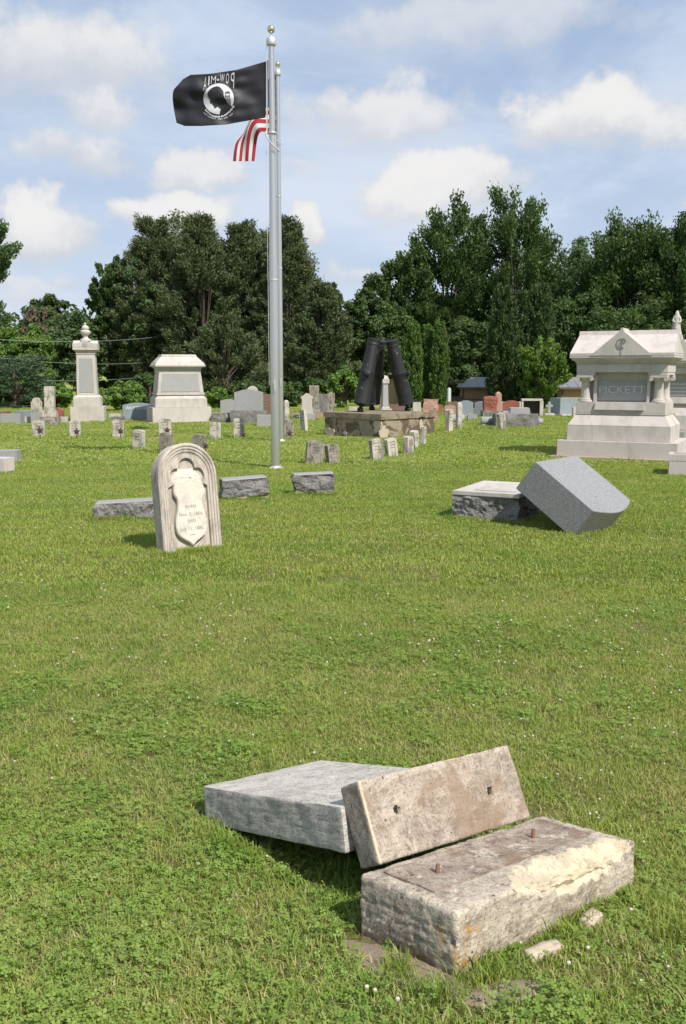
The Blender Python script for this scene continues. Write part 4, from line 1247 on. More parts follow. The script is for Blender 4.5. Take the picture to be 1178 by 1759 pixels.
def tablet_monument():
    rz = .3299
    W_ = 1.8833; D_ = 1.5111; k = mppx(29.8)
    c_ = Vector((-6.0446, 29.7028)) + Matrix.Rotation(rz, 2) @ Vector((W_ / 2, D_ / 2))
    r = empty('tablet_monument', (c_.x, c_.y, gz(c_.x, c_.y)), 'wide pale granite monument with moulded roof-shaped cap left of the flagpoles', 'monument', rz=rz)
    z = lambda py: (726 - py) * k
    q = MB(); q.cbox(W_ + .25, D_ + .2, -.03, .04); part(q, 'paved_footing', 'footing', r)
    q = MB(); q.cbox(W_, D_, 0.0, z(699)); part(q, 'lower_course', 'granite_white', r, bevel=.01)
    q = MB(); q.cbox(W_ - .22, D_ - .22, z(699), z(684.5)); q.cbox(W_ - .22, D_ - .22, z(684.5), z(678), W_ - .46, D_ - .46); part(q, 'upper_course', 'granite_white', r, bevel=.008)
    a, b_ = W_ - .40, W_ - .55
    da, db = D_ - .40, D_ - .5
    q = MB(); q.cbox(a + .05, da + .05, z(678), z(674)); q.cbox(a, da, z(674), z(638), b_, db); d_ = part(q, 'die', 'granite_white', r, bevel=.006)
    q = MB()
    q.add([(-a * .42, -da / 2 - .010, z(672)), (a * .42, -da / 2 - .010, z(672)), (b_ * .43, -db / 2 - .010, z(641)), (-b_ * .43, -db / 2 - .010, z(641)), (-a * .42, -da / 2 + .05, z(672)), (a * .42, -da / 2 + .05, z(672)), (b_ * .43, -db / 2 + .05, z(641)), (-b_ * .43, -db / 2 + .05, z(641))],
          [(0, 1, 2, 3), (0, 4, 5, 1), (1, 5, 6, 2), (2, 6, 7, 3), (3, 7, 4, 0)]); part(q, 'panel', 'granite_mid_grey', d_)
    q = MB(); q.cbox(b_ + .02, db + .02, z(638), z(633)); q.cbox(b_ + .03, db + .03, z(633), z(629), b_ + .16, db + .16)
    fr = part(q, 'frieze', 'granite_white', r, bevel=.004)
    for i in range(14):
        q = MB(); x = -b_ / 2 + b_ * (i + .5) / 14; q.lathe([(.028, 0), (.022, .02)], 8, (x, -db / 2 - .008, z(635.5)), Matrix.Rotation(math.pi / 2, 3, 'X')); part(q, 'carved_boss', 'granite_mid_grey', fr)
    c0, d0 = b_ + .28, db + .28
    q = MB(); q.cbox(c0, d0, z(629), z(627)); q.cbox(c0, d0, z(627), z(621), c0 - .12, d0 - .12); q.cbox(c0 - .14, d0 - .14, z(621), z(611), c0 - .50, d0 - .5); q.cbox(c0 - .48, d0 - .48, z(611), z(608), c0 - .52, d0 - .52)
    part(q, 'cap', 'granite_white', r, bevel=.006)
tablet_monument()
# ============================================================ ROWS OF STONES
def serif_top(w_, h_, kind):
    x = w_ / 2
    if kind == 'flat': return [(-x, 0), (x, 0), (x, h_), (-x, h_)]
    if kind == 'arch':      # gently curved
        rise = w_ * .13
        return [(-x, 0), (x, 0)] + [(x * math.cos(math.pi * i / 12), h_ - rise + rise * math.sin(math.pi * i / 12)) for i in range(13)]
    if kind == 'round': return arch(w_, h_, 16)
    if kind == 'shoulder':
        y = h_ - w_ * .38
        r_ = x * .74
        return [(-x, 0), (x, 0), (x, y), (x * .78, y + .01)] + [(r_ * math.cos(math.pi * i / 12), y + .02 + (h_ - y - .02) * math.sin(math.pi * i / 12)) for i in range(13)] + [(-x * .78, y + .01), (-x, y)]
    if kind == 'serp':
        e = .14 * h_
        return [(-x, 0), (x, 0), (x, h_ - e)] + [(x * .86 * (1 - 2 * i / 12), h_ - e * .8 + e * .8 * math.sin(math.pi * i / 12)) for i in range(13)] + [(-x, h_ - e)]
    if kind == 'peak': return [(-x, 0), (x, 0), (x, h_ * .80), (x * .9, h_ * .84), (x * .30, h_ * .95), (x * .22, h_), (-x * .22, h_), (-x * .30, h_ * .95), (-x * .9, h_ * .84), (-x, h_ * .80)]
    if kind == 'ogee': return [(-x, 0), (x, 0), (x * .80, h_ * .35), (x * .78, h_ * .70), (x * 1.0, h_ * .78), (x * .95, h_ * .84), (x * .35, h_ * .95), (x * .25, h_), (-x * .25, h_), (-x * .35, h_ * .95), (-x * .95, h_ * .84), (-x * 1.0, h_ * .78), (-x * .78, h_ * .70), (-x * .80, h_ * .35)]
    if kind == 'horned': return [(-x, 0), (x, 0), (x * .95, h_ * .82), (x, h_ * .93), (x * .45, h_ * .93), (x * .4, h_), (-x * .4, h_), (-x * .45, h_ * .93), (-x, h_ * .93), (-x * .95, h_ * .82)]
def place(px0, px1, ybase, Y=None, dep=.2):
    g_ = ground((px0 + px1) / 2, ybase) if Y is None else None
    if Y is not None:
        q_ = at((px0 + px1) / 2, 700, Y); g_ = Vector((q_.x, Y, gz(q_.x, Y)))
    return g_, mppx(g_.y)
def tablet(name, px0, px1, ytop, ybase, kind, mat, label, cat='gravestone', dep=.16, rz=0, rx=0, ry=0, base=None, Y=None, group=None, w_=None, text=None, tsize=.1, tz=.65, tmat='letter_pale', rocky=False, seed=1, inscr=0):
    g_, s_ = place(px0, px1, ybase, Y)
    if w_ is None: w_ = (px1 - px0) * s_
    h_ = (ybase - ytop) * s_ if Y is None else at((px0 + px1) / 2, ytop, Y).z - g_.z
    r = empty(name, (g_.x, g_.y + dep / 2, g_.z), label, cat, group, rot=(rx, ry, rz))
    z0 = 0
    if base:                       # (extra width px, height px, material, rough)
        bw, bh, bm_, rough_ = base
        bh *= s_; bw = w_ + bw * s_
        if rough_: rock_box('base', bw, dep * 1.7, bh + .04, bm_, r, step=max(.06, bw / 14), amp=.02, seed=seed, z0=-.04)
        else:
            q = MB(); q.cbox(bw, dep * 1.7, -.04, bh); part(q, 'base', bm_, r, bevel=.01)
        z0 = bh
    if rocky:
        rock_box('stone', w_, dep, h_ - z0, mat, r, step=max(.05, w_ / 12), amp=.035, seed=seed + 2, top=True, z0=z0, fr=.6)
    else:
        q = MB(); out = [(x, z + z0) for x, z in serif_top(w_, h_ - z0, kind)]
        if not base: out = [(x, z - (.05 if z <= z0 + 1e-6 else 0)) for x, z in out]
        q.prism(out, -dep / 2, dep / 2); st = part(q, 'stone', mat, r, bevel=.008)
        if text: text_on_front(text, tsize, 0, -dep / 2 - .003, z0 + (h_ - z0) * tz, tmat, st, depth=.004)
        if inscr:
            for k in range(inscr):
                q = MB(); zz = z0 + (h_ - z0) * (.72 - .13 * k); ww = w_ * (.5 - .07 * (k % 2))
                q.cbox(ww, .006, zz, zz + .018, cy=-dep / 2 - .002); part(q, 'inscription', 'letter_dark', st)
    return r
def shield_relief(parent, w_, z, y):
    q = MB(); a = w_ * .33
    n = 10
    pts = [(-a, z), (0, z - a * 1.5), (a, z), (a, z + a * 1.1), (-a, z + a * 1.1)]
    q.prism([(0, z - a * 1.5), (a * .8, z - a * .8), (a, z), (a, z + a * 1.1), (0, z + a * 1.35), (-a, z + a * 1.1), (-a, z), (-a * .8, z - a * .8)], y - .006, y + .01)
    sh = part(q, 'carved_shield', 'marble_dark', parent)
    for k in range(3):
        q = MB(); q.cbox(a * 1.3, .006, z + a * (.6 - .5 * k), z + a * (.8 - .5 * k), cy=y - .008); part(q, 'carved_line', 'letter_dark', sh)
MG = 'small military headstones around the cannon memorial'
mil = [ # px0 px1 top base rz lean(x) lean(y) material label
 (55, 76, 722, 750, 5, 0, 0, 'marble_aged', 'small white military headstone farthest left, star marker on its right side', .30, .11, 0),
 (118, 138, 722, 750, 5, 0, 0, 'marble_aged', 'small white military headstone in front of the urn monument', .28, .11, 0),
 (192, 212, 721, 751, 5, 0, 1, 'marble_aged', 'small white military headstone left of the wide capped monument', .28, .11, 0),
 (226, 248, 738, 770, -14, 2, 3, 'marble_aged', 'small white military headstone turned aside, its right edge in view', .24, .14, 0),
 (271, 295, 719, 751, 5, 0, 0, 'marble_aged', 'weathered military headstone straight before the wide capped monument', .31, .11, 0),
 (272, 296, 743, 776, -14, 0, 3, 'marble_dark', 'dark stained military headstone with a carved shield just above the arched headstone', .25, .14, 1),
 (328, 355, 746, 777, -14, 0, 0, 'marble_dark', 'black stained military headstone peeping over the right shoulder of the arched headstone', .27, .14, 1),
 (359, 379, 725, 754, 4, 0, 1, 'marble_aged', 'small white military headstone left of the pair beside the flagpoles', .27, .11, 0),
 (401, 420, 718, 752, 5, 0, -1, 'marble_aged', 'tall clean white military headstone just left of the flagpoles', .27, .11, 0),
 (487, 504, 721, 751, 5, 0, 2, 'marble_dark', 'mottled military headstone just right of the far flagpole', .25, .11, 0),
 (516, 530, 704, 741, -50, 0, -7, 'marble_aged', 'thin white headstone leaning left between flagpoles and plinth', .20, .10, 0),
 (524, 553, 757, 797, 14, 3, 5, 'marble_dark', 'wide grey stained headstone nearest the flagpole foot, leaning right', .31, .13, 1),
 (561, 583, 762, 796, 30, -2, -6, 'marble_dark', 'small lettered grey headstone right of the wide stained one', .22, .13, 2),
 (637, 659, 753, 789, 30, 0, -7, 'marble_aged', 'streaked white headstone leaning left in front of the plinth corner', .24, .12, 0),
 (663, 684, 752, 784, 30, 0, -8, 'marble_aged', 'second leaning streaked headstone in front of the plinth', .22, .12, 0),
 (694, 709, 749, 780, 50, 0, 0, 'marble_aged', 'narrow headstone with dark letters right of the two leaning ones', .20, .12, 1),
 (705, 720, 739, 771, 55, 0, -6, 'marble_aged', 'leaning narrow headstone tucked behind the lettered one', .18, .12, 0),
 (723, 732, 732, 765, 62, 0, 0, 'marble_aged', 'thin edge-on headstone before the right end of the plinth', .12, .08, 0),
 (764, 779, 703, 742, 50, 0, -1, 'marble_aged', 'pale square topped headstone just right of the plinth', .20, .13, 0),
 (855, 872, 708, 738, 30, 4, -12, 'marble_aged', 'white headstone leaning sharply left before the rough fallen block', .21, .11, 0),
]
def military(px0, px1, yt, yb, rz, rx, ry, mat, label, w_, dep, det):
    g_, s_ = place(px0, px1, yb)
    h_ = (yb - yt) * s_
    r = empty('military_headstone', (g_.x, g_.y + dep / 2, g_.z), label, 'headstone', MG, rot=(R(rx), R(ry), R(rz)))
    q = MB(); q.prism([(x, z - (.06 if z == 0 else 0)) for x, z in serif_top(w_, h_, 'arch')], -dep / 2, dep / 2); part(q, 'stone', mat, r, bevel=.01)
    if det == 1: shield_relief(r, w_, h_ * .6, -dep / 2)
    if det == 0:
        for k in range(3):
            q = MB(); q.cbox(w_ * (.62 - .14 * (k % 2)), .005, h_ * (.78 - .15 * k), h_ * (.82 - .15 * k), cy=-dep / 2 - .0015); part(q, 'carved_line', 'marble_dark', r)
    if det == 2:
        for k in range(4):
            q = MB(); q.cbox(w_ * .6, .006, h_ * (.8 - .17 * k), h_ * (.84 - .17 * k), cy=-dep / 2 - .002, cx=.01 * (k % 2)); part(q, 'carved_line', 'letter_dark', r)
    return r
for a in mil: military(*a)
SG = 'dark metal star grave markers'
def star_marker(px, py, s_px, label, rz=0):
    g_ = ground(px, 753.5 if py < 760 else 780)
    s_ = mppx(g_.y); r_ = s_px * .56 * s_
    zc = (753.5 - py if py < 760 else 780 - py) * s_
    r = empty('star_marker', (g_.x, g_.y - .05, g_.z), label, 'grave marker', SG, rz=rz)
    q = MB(); q.prism([((r_ if i % 2 == 0 else r_ * .45) * math.sin(2 * math.pi * i / 10) * -1, zc + (r_ if i % 2 == 0 else r_ * .45) * math.cos(2 * math.pi * i / 10)) for i in range(10)], -.012, .012); part(q, 'star', 'bronze_star', r)
    q = MB(); q.lathe([(r_ * .42, 0), (r_ * .42, .012), (r_ * .3, .018)], 14, (0, -.010, zc), Matrix.Rotation(math.pi / 2, 3, 'X')); part(q, 'medallion', 'bronze_star', r)
    q = MB(); q.tube([(0, 0, -.05), (0, 0, zc)], .012, 6); part(q, 'stake', 'bronze_star', r)
for px, py, sz, lab in ((70, 739, 13, 'rusty star marker at the farthest left military headstone'), (133, 741, 12, 'rusty star marker before the urn monument'), (208, 740, 12, 'rusty star marker left of the wide capped monument'),
                        (288, 739, 12, 'rusty star marker on the headstone straight before the wide capped monument'), (354, 765, 11, 'rusty star marker just right of the black stained headstone'), (367, 747, 12, 'rusty star marker on the headstone left of the pair by the flagpoles'),
                        (418, 746, 11, 'black star marker at the tall clean headstone by the flagpoles'), (498, 744, 11, 'rusty star marker right of the far flagpole')):
    star_marker(px, py, sz, lab)
# thin posts
def post(px0, px1, yt, yb, kind, mat, label, w_=None, rz=0.3, ry=0, dep=None):
    g_, s_ = place(px0, px1, yb)
    w_ = w_ or (px1 - px0) * s_ * .85; h_ = (yb - yt) * s_
    dep = dep or w_
    r = empty('stone_post', g_ + Vector((0, w_ / 2, 0)), label, 'stone post', None, rot=(0, ry, rz))
    q = MB(); q.cbox(w_, dep, -.05, h_ - w_ * .35, w_ * .92, dep * .92); q.cbox(w_ * .92, dep * .92, h_ - w_ * .35, h_ , w_ * .25, dep * .25); part(q, 'shaft', mat, r, bevel=.01)
post(783, 794, 691, 737, 'p', 'marble_aged', 'slender white pointed post right of the plinth beside the square topped headstone')
post(486, 497, 687, 735, 'p', 'marble_aged', 'slender white pointed post behind the mottled headstone by the flagpoles')
GG = None
# ---- left background
tablet('gravestone', 0, 34, 711, 728, 'flat', 'granite_grey', 'long low grey granite stone at the left edge of the photo', dep=.25, rz=.08)
tablet('gravestone', -8, 16, 706.5, 722, 'flat', 'granite_brown', 'low brown stone behind the long grey one at left edge', dep=.2)
tablet('gravestone', 29, 46, 706, 726, 'flat', 'granite_bluegrey', 'blocky blue grey stone with light top, left of the round white headstone', dep=.7, rz=-.25)
tablet('gravestone', 40, 55, 716, 726, 'flat', 'granite_white', 'small low white block left of the round white headstone', dep=.2)
tablet('gravestone', 54, 72, 683, 727, 'shoulder', 'marble_aged', 'round shouldered white headstone on grey block at left', dep=.14, base=(2, 19, 'granite_grey', False), rz=.1)
r = tablet('column_stone', 75, 91, 664, 731, 'flat', 'marble_aged', 'broken square white column leaning on stacked blocks at left', cat='monument', dep=.36, base=(15, 14, 'marble_dark', True), ry=R(1.5), rz=.15)
q = MB(); s_ = mppx(r.location.y); q.cbox(24 * s_, 24 * s_, 14 * s_, 25 * s_); part(q, 'middle_block', 'marble_aged', r, bevel=.015)
tablet('gravestone', 89, 108, 700, 725, 'peak', 'granite_red', 'red granite stone with peaked top left of the urn monument', dep=.2, inscr=2)
tablet('gravestone', 102, 115, 716, 726, 'flat', 'granite_white', 'small low white block against the urn monument', dep=.15)
tablet('gravestone', 210, 263, 692, 722, 'serp', 'granite_bluegrey', 'wide blue grey stone lettered WHITEHAIR', dep=.25, w_=1.05, rz=.18, base=(4, 3, 'granite_grey', False), text='WHITEHAIR', tsize=.16, tz=.66)
tablet('gravestone', 190, 210, 716, 724, 'flat', 'granite_rock', 'low rough grey slab beside the WHITEHAIR stone', dep=.35, rocky=True, seed=4)
tablet('gravestone', 187, 205, 711, 718, 'flat', 'granite_white', 'pale low slab behind the rough one near the WHITEHAIR stone', dep=.3)
tablet('rough_stone', 364, 394, 710, 726, 'flat', 'granite_rock', 'rough grey granite block right of the wide capped monument', cat='stone block', dep=.4, rocky=True, seed=6)
tablet('gravestone', 397, 457, 669, 727, 'serp', 'granite_grey', 'large plain grey gravestone on a rough granite base', dep=.28, w_=.92, base=(14, 21, 'granite_rock', True), seed=9, rz=.05)
tablet('gravestone', 378, 404, 686, 716, 'arch', 'granite_mid_grey', 'dark streaked gravestone behind the large plain grey one', dep=.2, Y=36, seed=3)
tablet('gravestone', 424, 443, 663, 708, 'round', 'granite_white', 'pale round topped stone peeping over the large plain grey one', dep=.15, Y=38)
tablet('gravestone', 446, 468, 677, 712, 'arch', 'granite_brown', 'red brown gravestone hidden partly by the flagpoles', dep=.2, Y=34, inscr=3)
tablet('gravestone', 441, 476, 713, 733, 'flat', 'granite_mid_grey', 'low smooth grey block just left of the flagpole', dep=.3)
tablet('gravestone', 516, 538, 676, 721, 'ogee', 'granite_white', 'pale gravestone with stepped pointed top right of the flagpoles', dep=.16, base=(5, 10, 'granite_mid_grey', False))
tablet('gravestone', 531, 548, 662, 712, 'flat', 'marble_dark', 'tall plain brown grey slab behind the stepped gravestone', dep=.18, Y=37, base=(4, 7, 'granite_grey', False))
tablet('gravestone', 547, 562, 677, 712, 'flat', 'granite_rock', 'square rough light grey stone left of the square column', dep=.2, Y=37.5)
tablet('gravestone', 562, 575, 673, 712, 'horned', 'marble_dark', 'weathered slab with crown shaped top left of the cannon plinth', dep=.2, Y=36, base=(4, 5, 'granite_white', False))
tablet('stone_kerb', 500, 556, 710, 721, 'flat', 'granite_pink', 'low brown stone kerb below the row right of the flagpoles', cat='kerb', dep=.25, Y=33)
tablet('gravestone', 504, 516, 712, 719, 'flat', 'granite_rock', 'small dark low stone between flagpoles and leaning headstone', dep=.2, rocky=True)
# ---- behind and right of the plinth
r = empty('pedestal_monument', (at(660.5, 700, 34).x, 34, 0), 'grey pedestal column with pointed cap seen between the cannons', 'monument', rz=.3)
k = mppx(34); z_ = lambda py: at(660, py, 34).z
q = MB(); q.cbox(20 * k, 20 * k, -.02, z_(702)); q.cbox(14 * k, 14 * k, z_(702), z_(698)); part(q, 'base', 'granite_white', r, bevel=.01)
q = MB(); q.cbox(11 * k, 11 * k, z_(698), z_(659), 9 * k, 9 * k); part(q, 'shaft', 'granite_mid_grey', r, bevel=.01)
q = MB(); q.cbox(12 * k, 12 * k, z_(659), z_(651), 13 * k, 13 * k); q.cbox(13 * k, 13 * k, z_(651), z_(645), 4 * k, 4 * k); part(q, 'cap', 'granite_white', r, bevel=.01)
tablet('gravestone', 664, 698, 694.5, 712, 'flat', 'granite_brown', 'low dark brown stone behind the right hand cannon', dep=.2, Y=36)
tablet('gravestone', 709, 723, 691, 712, 'flat', 'granite_white', 'low white stone between right cannon and the pink rough stone', dep=.2, Y=36)
tablet('gravestone', 599, 614, 699, 712, 'flat', 'granite_white', 'low pale stone peeping over the plinth left of the cannons', dep=.2, Y=36)
tablet('gravestone', 728, 752, 686, 716, 'flat', 'granite_pink', 'rough pink granite stone just behind the plinth', dep=.25, rocky=True, seed=14, base=(3, 7, 'granite_pink', False), Y=31)
tablet('gravestone', 751, 760, 695, 712, 'flat', 'granite_red', 'narrow red brown stone next to the rough pink one', dep=.2, Y=37)
tablet('gravestone', 764, 782, 696, 716, 'arch', 'granite_pink', 'low pink stone behind the square topped headstone', dep=.2, Y=33.5, w_=.4)
tablet('gravestone', 769, 788, 690, 712, 'flat', 'granite_brown', 'brown stone behind the low pink one', dep=.2, Y=38)
tablet('gravestone', 787, 813, 688, 716, 'serp', 'granite_bluegrey', 'blue grey stone with a pale name band before the tan shed', dep=.22, rz=-.15, base=(5, 3, 'granite_white', False), text='MILLER' if False else None)
q = MB(); g_ = ground(800, 716); q.cbox(.34, .008, .33, .43, cy=0); o = part(q, 'name_band', 'granite_grey', bpy.data.objects[bpy.context.scene.objects[-1].name] if False else None)
bpy.data.objects.remove(o)
tablet('gravestone', 803, 820, 711, 721, 'arch', 'granite_grey', 'small low grey stone left of the red rock-faced one', dep=.2)
tablet('gravestone', 817, 831, 690, 714, 'arch', 'granite_bluegrey', 'pale blue grey stone left of the red rock-faced one', dep=.35, rz=-.3)
tablet('gravestone', 831, 853, 682, 716, 'flat', 'granite_red', 'red rock-faced granite stone on grey base', dep=.35, rocky=True, seed=22, base=(5, 10, 'granite_rock', True))
post(849, 862, 673, 716, 'p', 'granite_pink', 'round topped pink shaft behind the red rock-faced stone', rz=.1)
tablet('gravestone', 864, 893, 688, 712, 'serp', 'granite_red', 'polished dark red stone behind the fallen rough block', dep=.25, Y=36, rz=-.2)
tablet('gravestone', 861, 868, 690, 712, 'flat', 'granite_white', 'narrow pale stone between pink shaft and dark red stone', dep=.2, Y=38)
tablet('gravestone', 891, 898, 690, 712, 'flat', 'granite_white', 'narrow pale stone between dark red stone and framed monument', dep=.2, Y=38)
tablet('gravestone', 939, 949, 704, 714, 'flat', 'granite_grey', 'low grey stone behind the small stone cross', dep=.2, Y=37)
# open framed monument
Yf = 33.0
r = empty('framed_monument', (at(913, 700, Yf).x, Yf, 0), 'pale stone frame holding a dark recessed panel', 'monument', rz=-.12)
k = mppx(Yf); zt = at(913, 685, Yf).z
q = MB(); q.cbox(34 * k, .3, -.03, .10); part(q, 'base', 'granite_white', r, bevel=.01)
q = MB(); q.cbox(.07, .32, .10, zt - .07, cx=-16 * k); part(q, 'jamb', 'granite_white', r, bevel=.006)
q = MB(); q.cbox(.12, .34, .10, zt - .07, cx=16.2 * k); part(q, 'jamb', 'granite_white', r, bevel=.006)
q = MB(); q.cbox(36 * k, .36, zt - .07, zt); part(q, 'lintel', 'granite_white', r, bevel=.006)
q = MB(); q.cbox(31 * k, .06, .10, zt - .07, cy=.08); part(q, 'dark_panel', 'dark_bronze_panel', r)
# cross
Yc = 34.5
r = empty('stone_cross', (at(943, 700, Yc).x, Yc, 0), 'small grey stone cross on a low white plinth', 'cross')
k = mppx(Yc); zc0 = at(943, 690, Yc).z
q = MB(); q.cbox(17 * k, .3, -.02, .12); part(q, 'plinth', 'granite_white', r, bevel=.01)
q = MB(); q.cbox(.10, .10, .12, zc0); q.cbox(.26, .098, zc0 - .20, zc0 - .11); part(q, 'cross', 'granite_mid_grey', r, bevel=.01)
# collapsed group: cylinders, rough block and slabs
def lying_cylinder(px0, px1, yt, yb, label, rz=0):
    g_, s_ = place(px0, px1, yb)
    rr = (yb - yt) / 2 * s_; L = (px1 - px0) * s_
    r = empty('stone_cylinder', (g_.x, g_.y + rr, g_.z), label, 'stone cylinder', 'lying cylindrical stones', rz=rz)
    q = MB(); q.lathe([(rr * .94, -L / 2), (rr, -L / 2 + .02), (rr, L / 2 - .02), (rr * .94, L / 2)], 24, (0, 0, rr), Matrix.Rotation(math.pi / 2, 3, 'Y')); part(q, 'cylinder', 'granite_grey', r, smooth=True)
    q = MB(); q.cbox(L * .9, rr * 1.6, -.03, .035); part(q, 'footing', 'granite_white', r)
lying_cylinder(827, 853, 716, 731, 'lying pale stone cylinder at the left end of the rough fallen block')
lying_cylinder(918, 933, 719, 731, 'short lying stone cylinder at the right end of the rough fallen block')
lying_cylinder(777, 797, 712, 728, 'lying grey stone cylinder behind the slender pointed post', rz=.1)
tablet('fallen_block', 851, 924, 712, 733, 'flat', 'granite_rock', 'long rough undercut granite block lying among the cylinders', cat='stone block', dep=.55, rocky=True, seed=31)
g_, s_ = place(895, 895, 733)
r = empty('fallen_slabs', (g_.x, g_.y + .45, 20 * s_), 'flat pale slabs stacked on top of the rough fallen block', 'stone slab', rz=0)
q = MB(); q.cbox(37 * s_, .45, 0, 12 * s_, 33 * s_, .45); part(q, 'slab', 'granite_mid_grey', r, bevel=.012)
q = MB(); q.cbox(11 * s_, .4, 0, 6 * s_, cx=-24 * s_); part(q, 'slab', 'granite_mid_grey', r, bevel=.012)
tablet('gravestone', 952, 990, 684, 714, 'flat', 'granite_bluegrey', 'large blocky grey stone just left of the PICKETT monument', dep=.7, rz=.35, base=(8, 3, 'granite_white', False), w_=.75)
tablet('gravestone', 984, 992, 700, 718, 'flat', 'granite_white', 'low white stone peeping out left of the PICKETT monument', dep=.2)
# right edge boxes
g_ = ground(1162, 818)
r = empty('planter_stone', (g_.x + .30, g_.y + .30, g_.z), 'low pale square stone planter at the right edge before PICKETT', 'planter', rz=-.35)
h_ = .33
q = MB(); q.cbox(.62, .56, -.04, h_ - .10); part(q, 'body', 'granite_white', r, bevel=.01)
for sx, sy, a, b_ in ((0, -1, .62, .07), (0, 1, .62, .07), (-1, 0, .07, .42), (1, 0, .07, .42)):
    q = MB(); q.cbox(a, b_, h_ - .10, h_, cx=sx * .275, cy=sy * .245); part(q, 'rim', 'granite_white', r)
tablet('gravestone', 1162, 1182, 742, 755, 'flat', 'granite_grey', 'small low grey block behind the right side of PICKETT', dep=.3, rz=-.4, Y=21)
tablet('gravestone', 1150, 1161, 709, 722, 'round', 'granite_pink', 'small round pink stone between the two temple shaped monuments', dep=.15, Y=20.2)
# left edge flat stones near
tablet('grave_ledger', -12, 27, 774, 795, 'flat', 'granite_grey', 'low square grey stone cut by the left edge, farther of two', cat='grave marker', dep=.35, rz=.1)
tablet('grave_ledger', -14, 13, 787, 812, 'flat', 'granite_white', 'low pale stone cut by the left edge, nearer of two', cat='grave marker', dep=.3, rz=-.2)
# ============================================================ SHEDS
def shed(px0, px1, yw, yr, Y, rz, label, w_m, d_m, lean_to=False, window=False):
    a = at(px0, 700, Y); r = empty('shed', (a.x + w_m / 2, Y + d_m / 2, 0), label, 'shed', 'tan sheds behind the cemetery', rz=rz)
    hw = at(px0, yw, Y).z; hr = at(px0, yr, Y).z
    q = MB(); q.cbox(w_m, d_m, 0, hw); wl = part(q, 'wall', 'shed_tan', r)
    n = int(w_m / .3)
    for i in range(n):
        q = MB(); q.cbox(.30 - .012, .02, 0.02, hw - .62, cx=-w_m / 2 + .30 * (i + .5), cy=-d_m / 2 - .008); part(q, 'siding_board', 'shed_tan', wl)
    q = MB(); q.cbox(w_m + .02, .05, hw - .62, hw - .58, cy=-d_m / 2 - .01); part(q, 'trim_strip', 'shed_trim', r)
    for sx in (-1, 1):
        q = MB(); q.cbox(.10, .10, 0, hw, cx=sx * w_m / 2, cy=-d_m / 2); part(q, 'corner_trim', 'shed_trim', r)
    q = MB(); ov = .22
    q.add([(-w_m / 2 - ov, -d_m / 2 - ov, hw - .04), (w_m / 2 + ov, -d_m / 2 - ov, hw - .04), (w_m / 2 + ov * .2, .2, hr), (-w_m / 2 + .5, .2, hr), (w_m / 2 + ov, d_m / 2 + ov, hw - .04), (-w_m / 2 - ov, d_m / 2 + ov, hw - .04)],
          [(0, 1, 2, 3), (3, 2, 4, 5), (0, 3, 5), (1, 4, 2), (0, 5, 4, 1)]); rf = part(q, 'roof', 'shed_roof', r)
    q = MB(); q.cbox(w_m + 2 * ov, .04, hw - .12, hw - .03, cy=-d_m / 2 - ov); part(q, 'fascia', 'shed_trim', rf)
    for i in range(int(w_m / .45)):
        x = -w_m / 2 + .45 * (i + .6); k_ = min(1, max(0, (x + w_m / 2) / .6))
        q = MB(); q.tube([(x, -d_m / 2 - ov + .02, hw - .02), (x, -d_m / 2 - ov + .02 + (d_m / 2 + ov + .1) * k_, hw - .02 + (hr - hw) * .96 * k_)], .018, 4); part(q, 'roof_rib', 'shed_roof', rf)
shed(797, 836, 664, 648, 44.5, -.05, 'tan shed with grey metal roof left of the tall evergreens', 2.1, 2.4)
shed(968, 1010, 664, 648, 44, -.05, 'tan shed with grey roof half hidden left of the PICKETT monument', 3.2, 2.6)
# gable house behind the cannons
Yh = 44.0
a = at(676, 700, Yh)
r = empty('garage', (a.x, Yh + 1.5, 0), 'tan gabled garage showing behind the right hand cannon', 'garage', rz=0)
hw, hp = at(676, 676, Yh).z, at(676, 646, Yh).z
w_m = 1.9
q = MB(); q.prism([(-w_m / 2, 0), (w_m / 2, 0), (w_m / 2, hw), (0, hp), (-w_m / 2, hw)], -1.5, 1.5); part(q, 'wall', 'shed_tan', r)
for sx in (-1, 1):
    q = MB(); e_ = Vector((w_m / 2, 0, hw - hp)).normalized()
    q.prism([(0, hp + .03), (0, hp + .12), (sx * (w_m / 2 + .2), hw - .2 * (hp - hw) / (w_m / 2) + .12), (sx * (w_m / 2 + .2), hw - .2 * (hp - hw) / (w_m / 2) + .03)], -1.7, 1.6); part(q, 'roof', 'granite_pink', r)
# wooden fence bit left of the first shed
Yq = 44.5
r = empty('board_fence', (at(785, 700, Yq).x, Yq, 0), 'short weathered board fence left of the tan shed', 'fence')
x0_, x1_ = at(768, 700, Yq).x - r.location.x, at(797, 700, Yq).x - r.location.x
for i in range(7):
    q = MB(); xx = x0_ + (x1_ - x0_) * (i + .5) / 7; q.cbox((x1_ - x0_) / 7 - .012, .03, 0, at(785, 681, Yq).z, cx=xx); part(q, 'board', 'bark_grey', r)
q = MB(); q.cbox(x1_ - x0_, .05, 1.1, 1.2, cx=(x0_ + x1_) / 2, cy=.04); part(q, 'rail', 'bark_grey', r)
# pale post beside the fence
post(768, 774, 666, 706, 'p', 'house_white', 'pale post by the narrow evergreens', w_=.14)
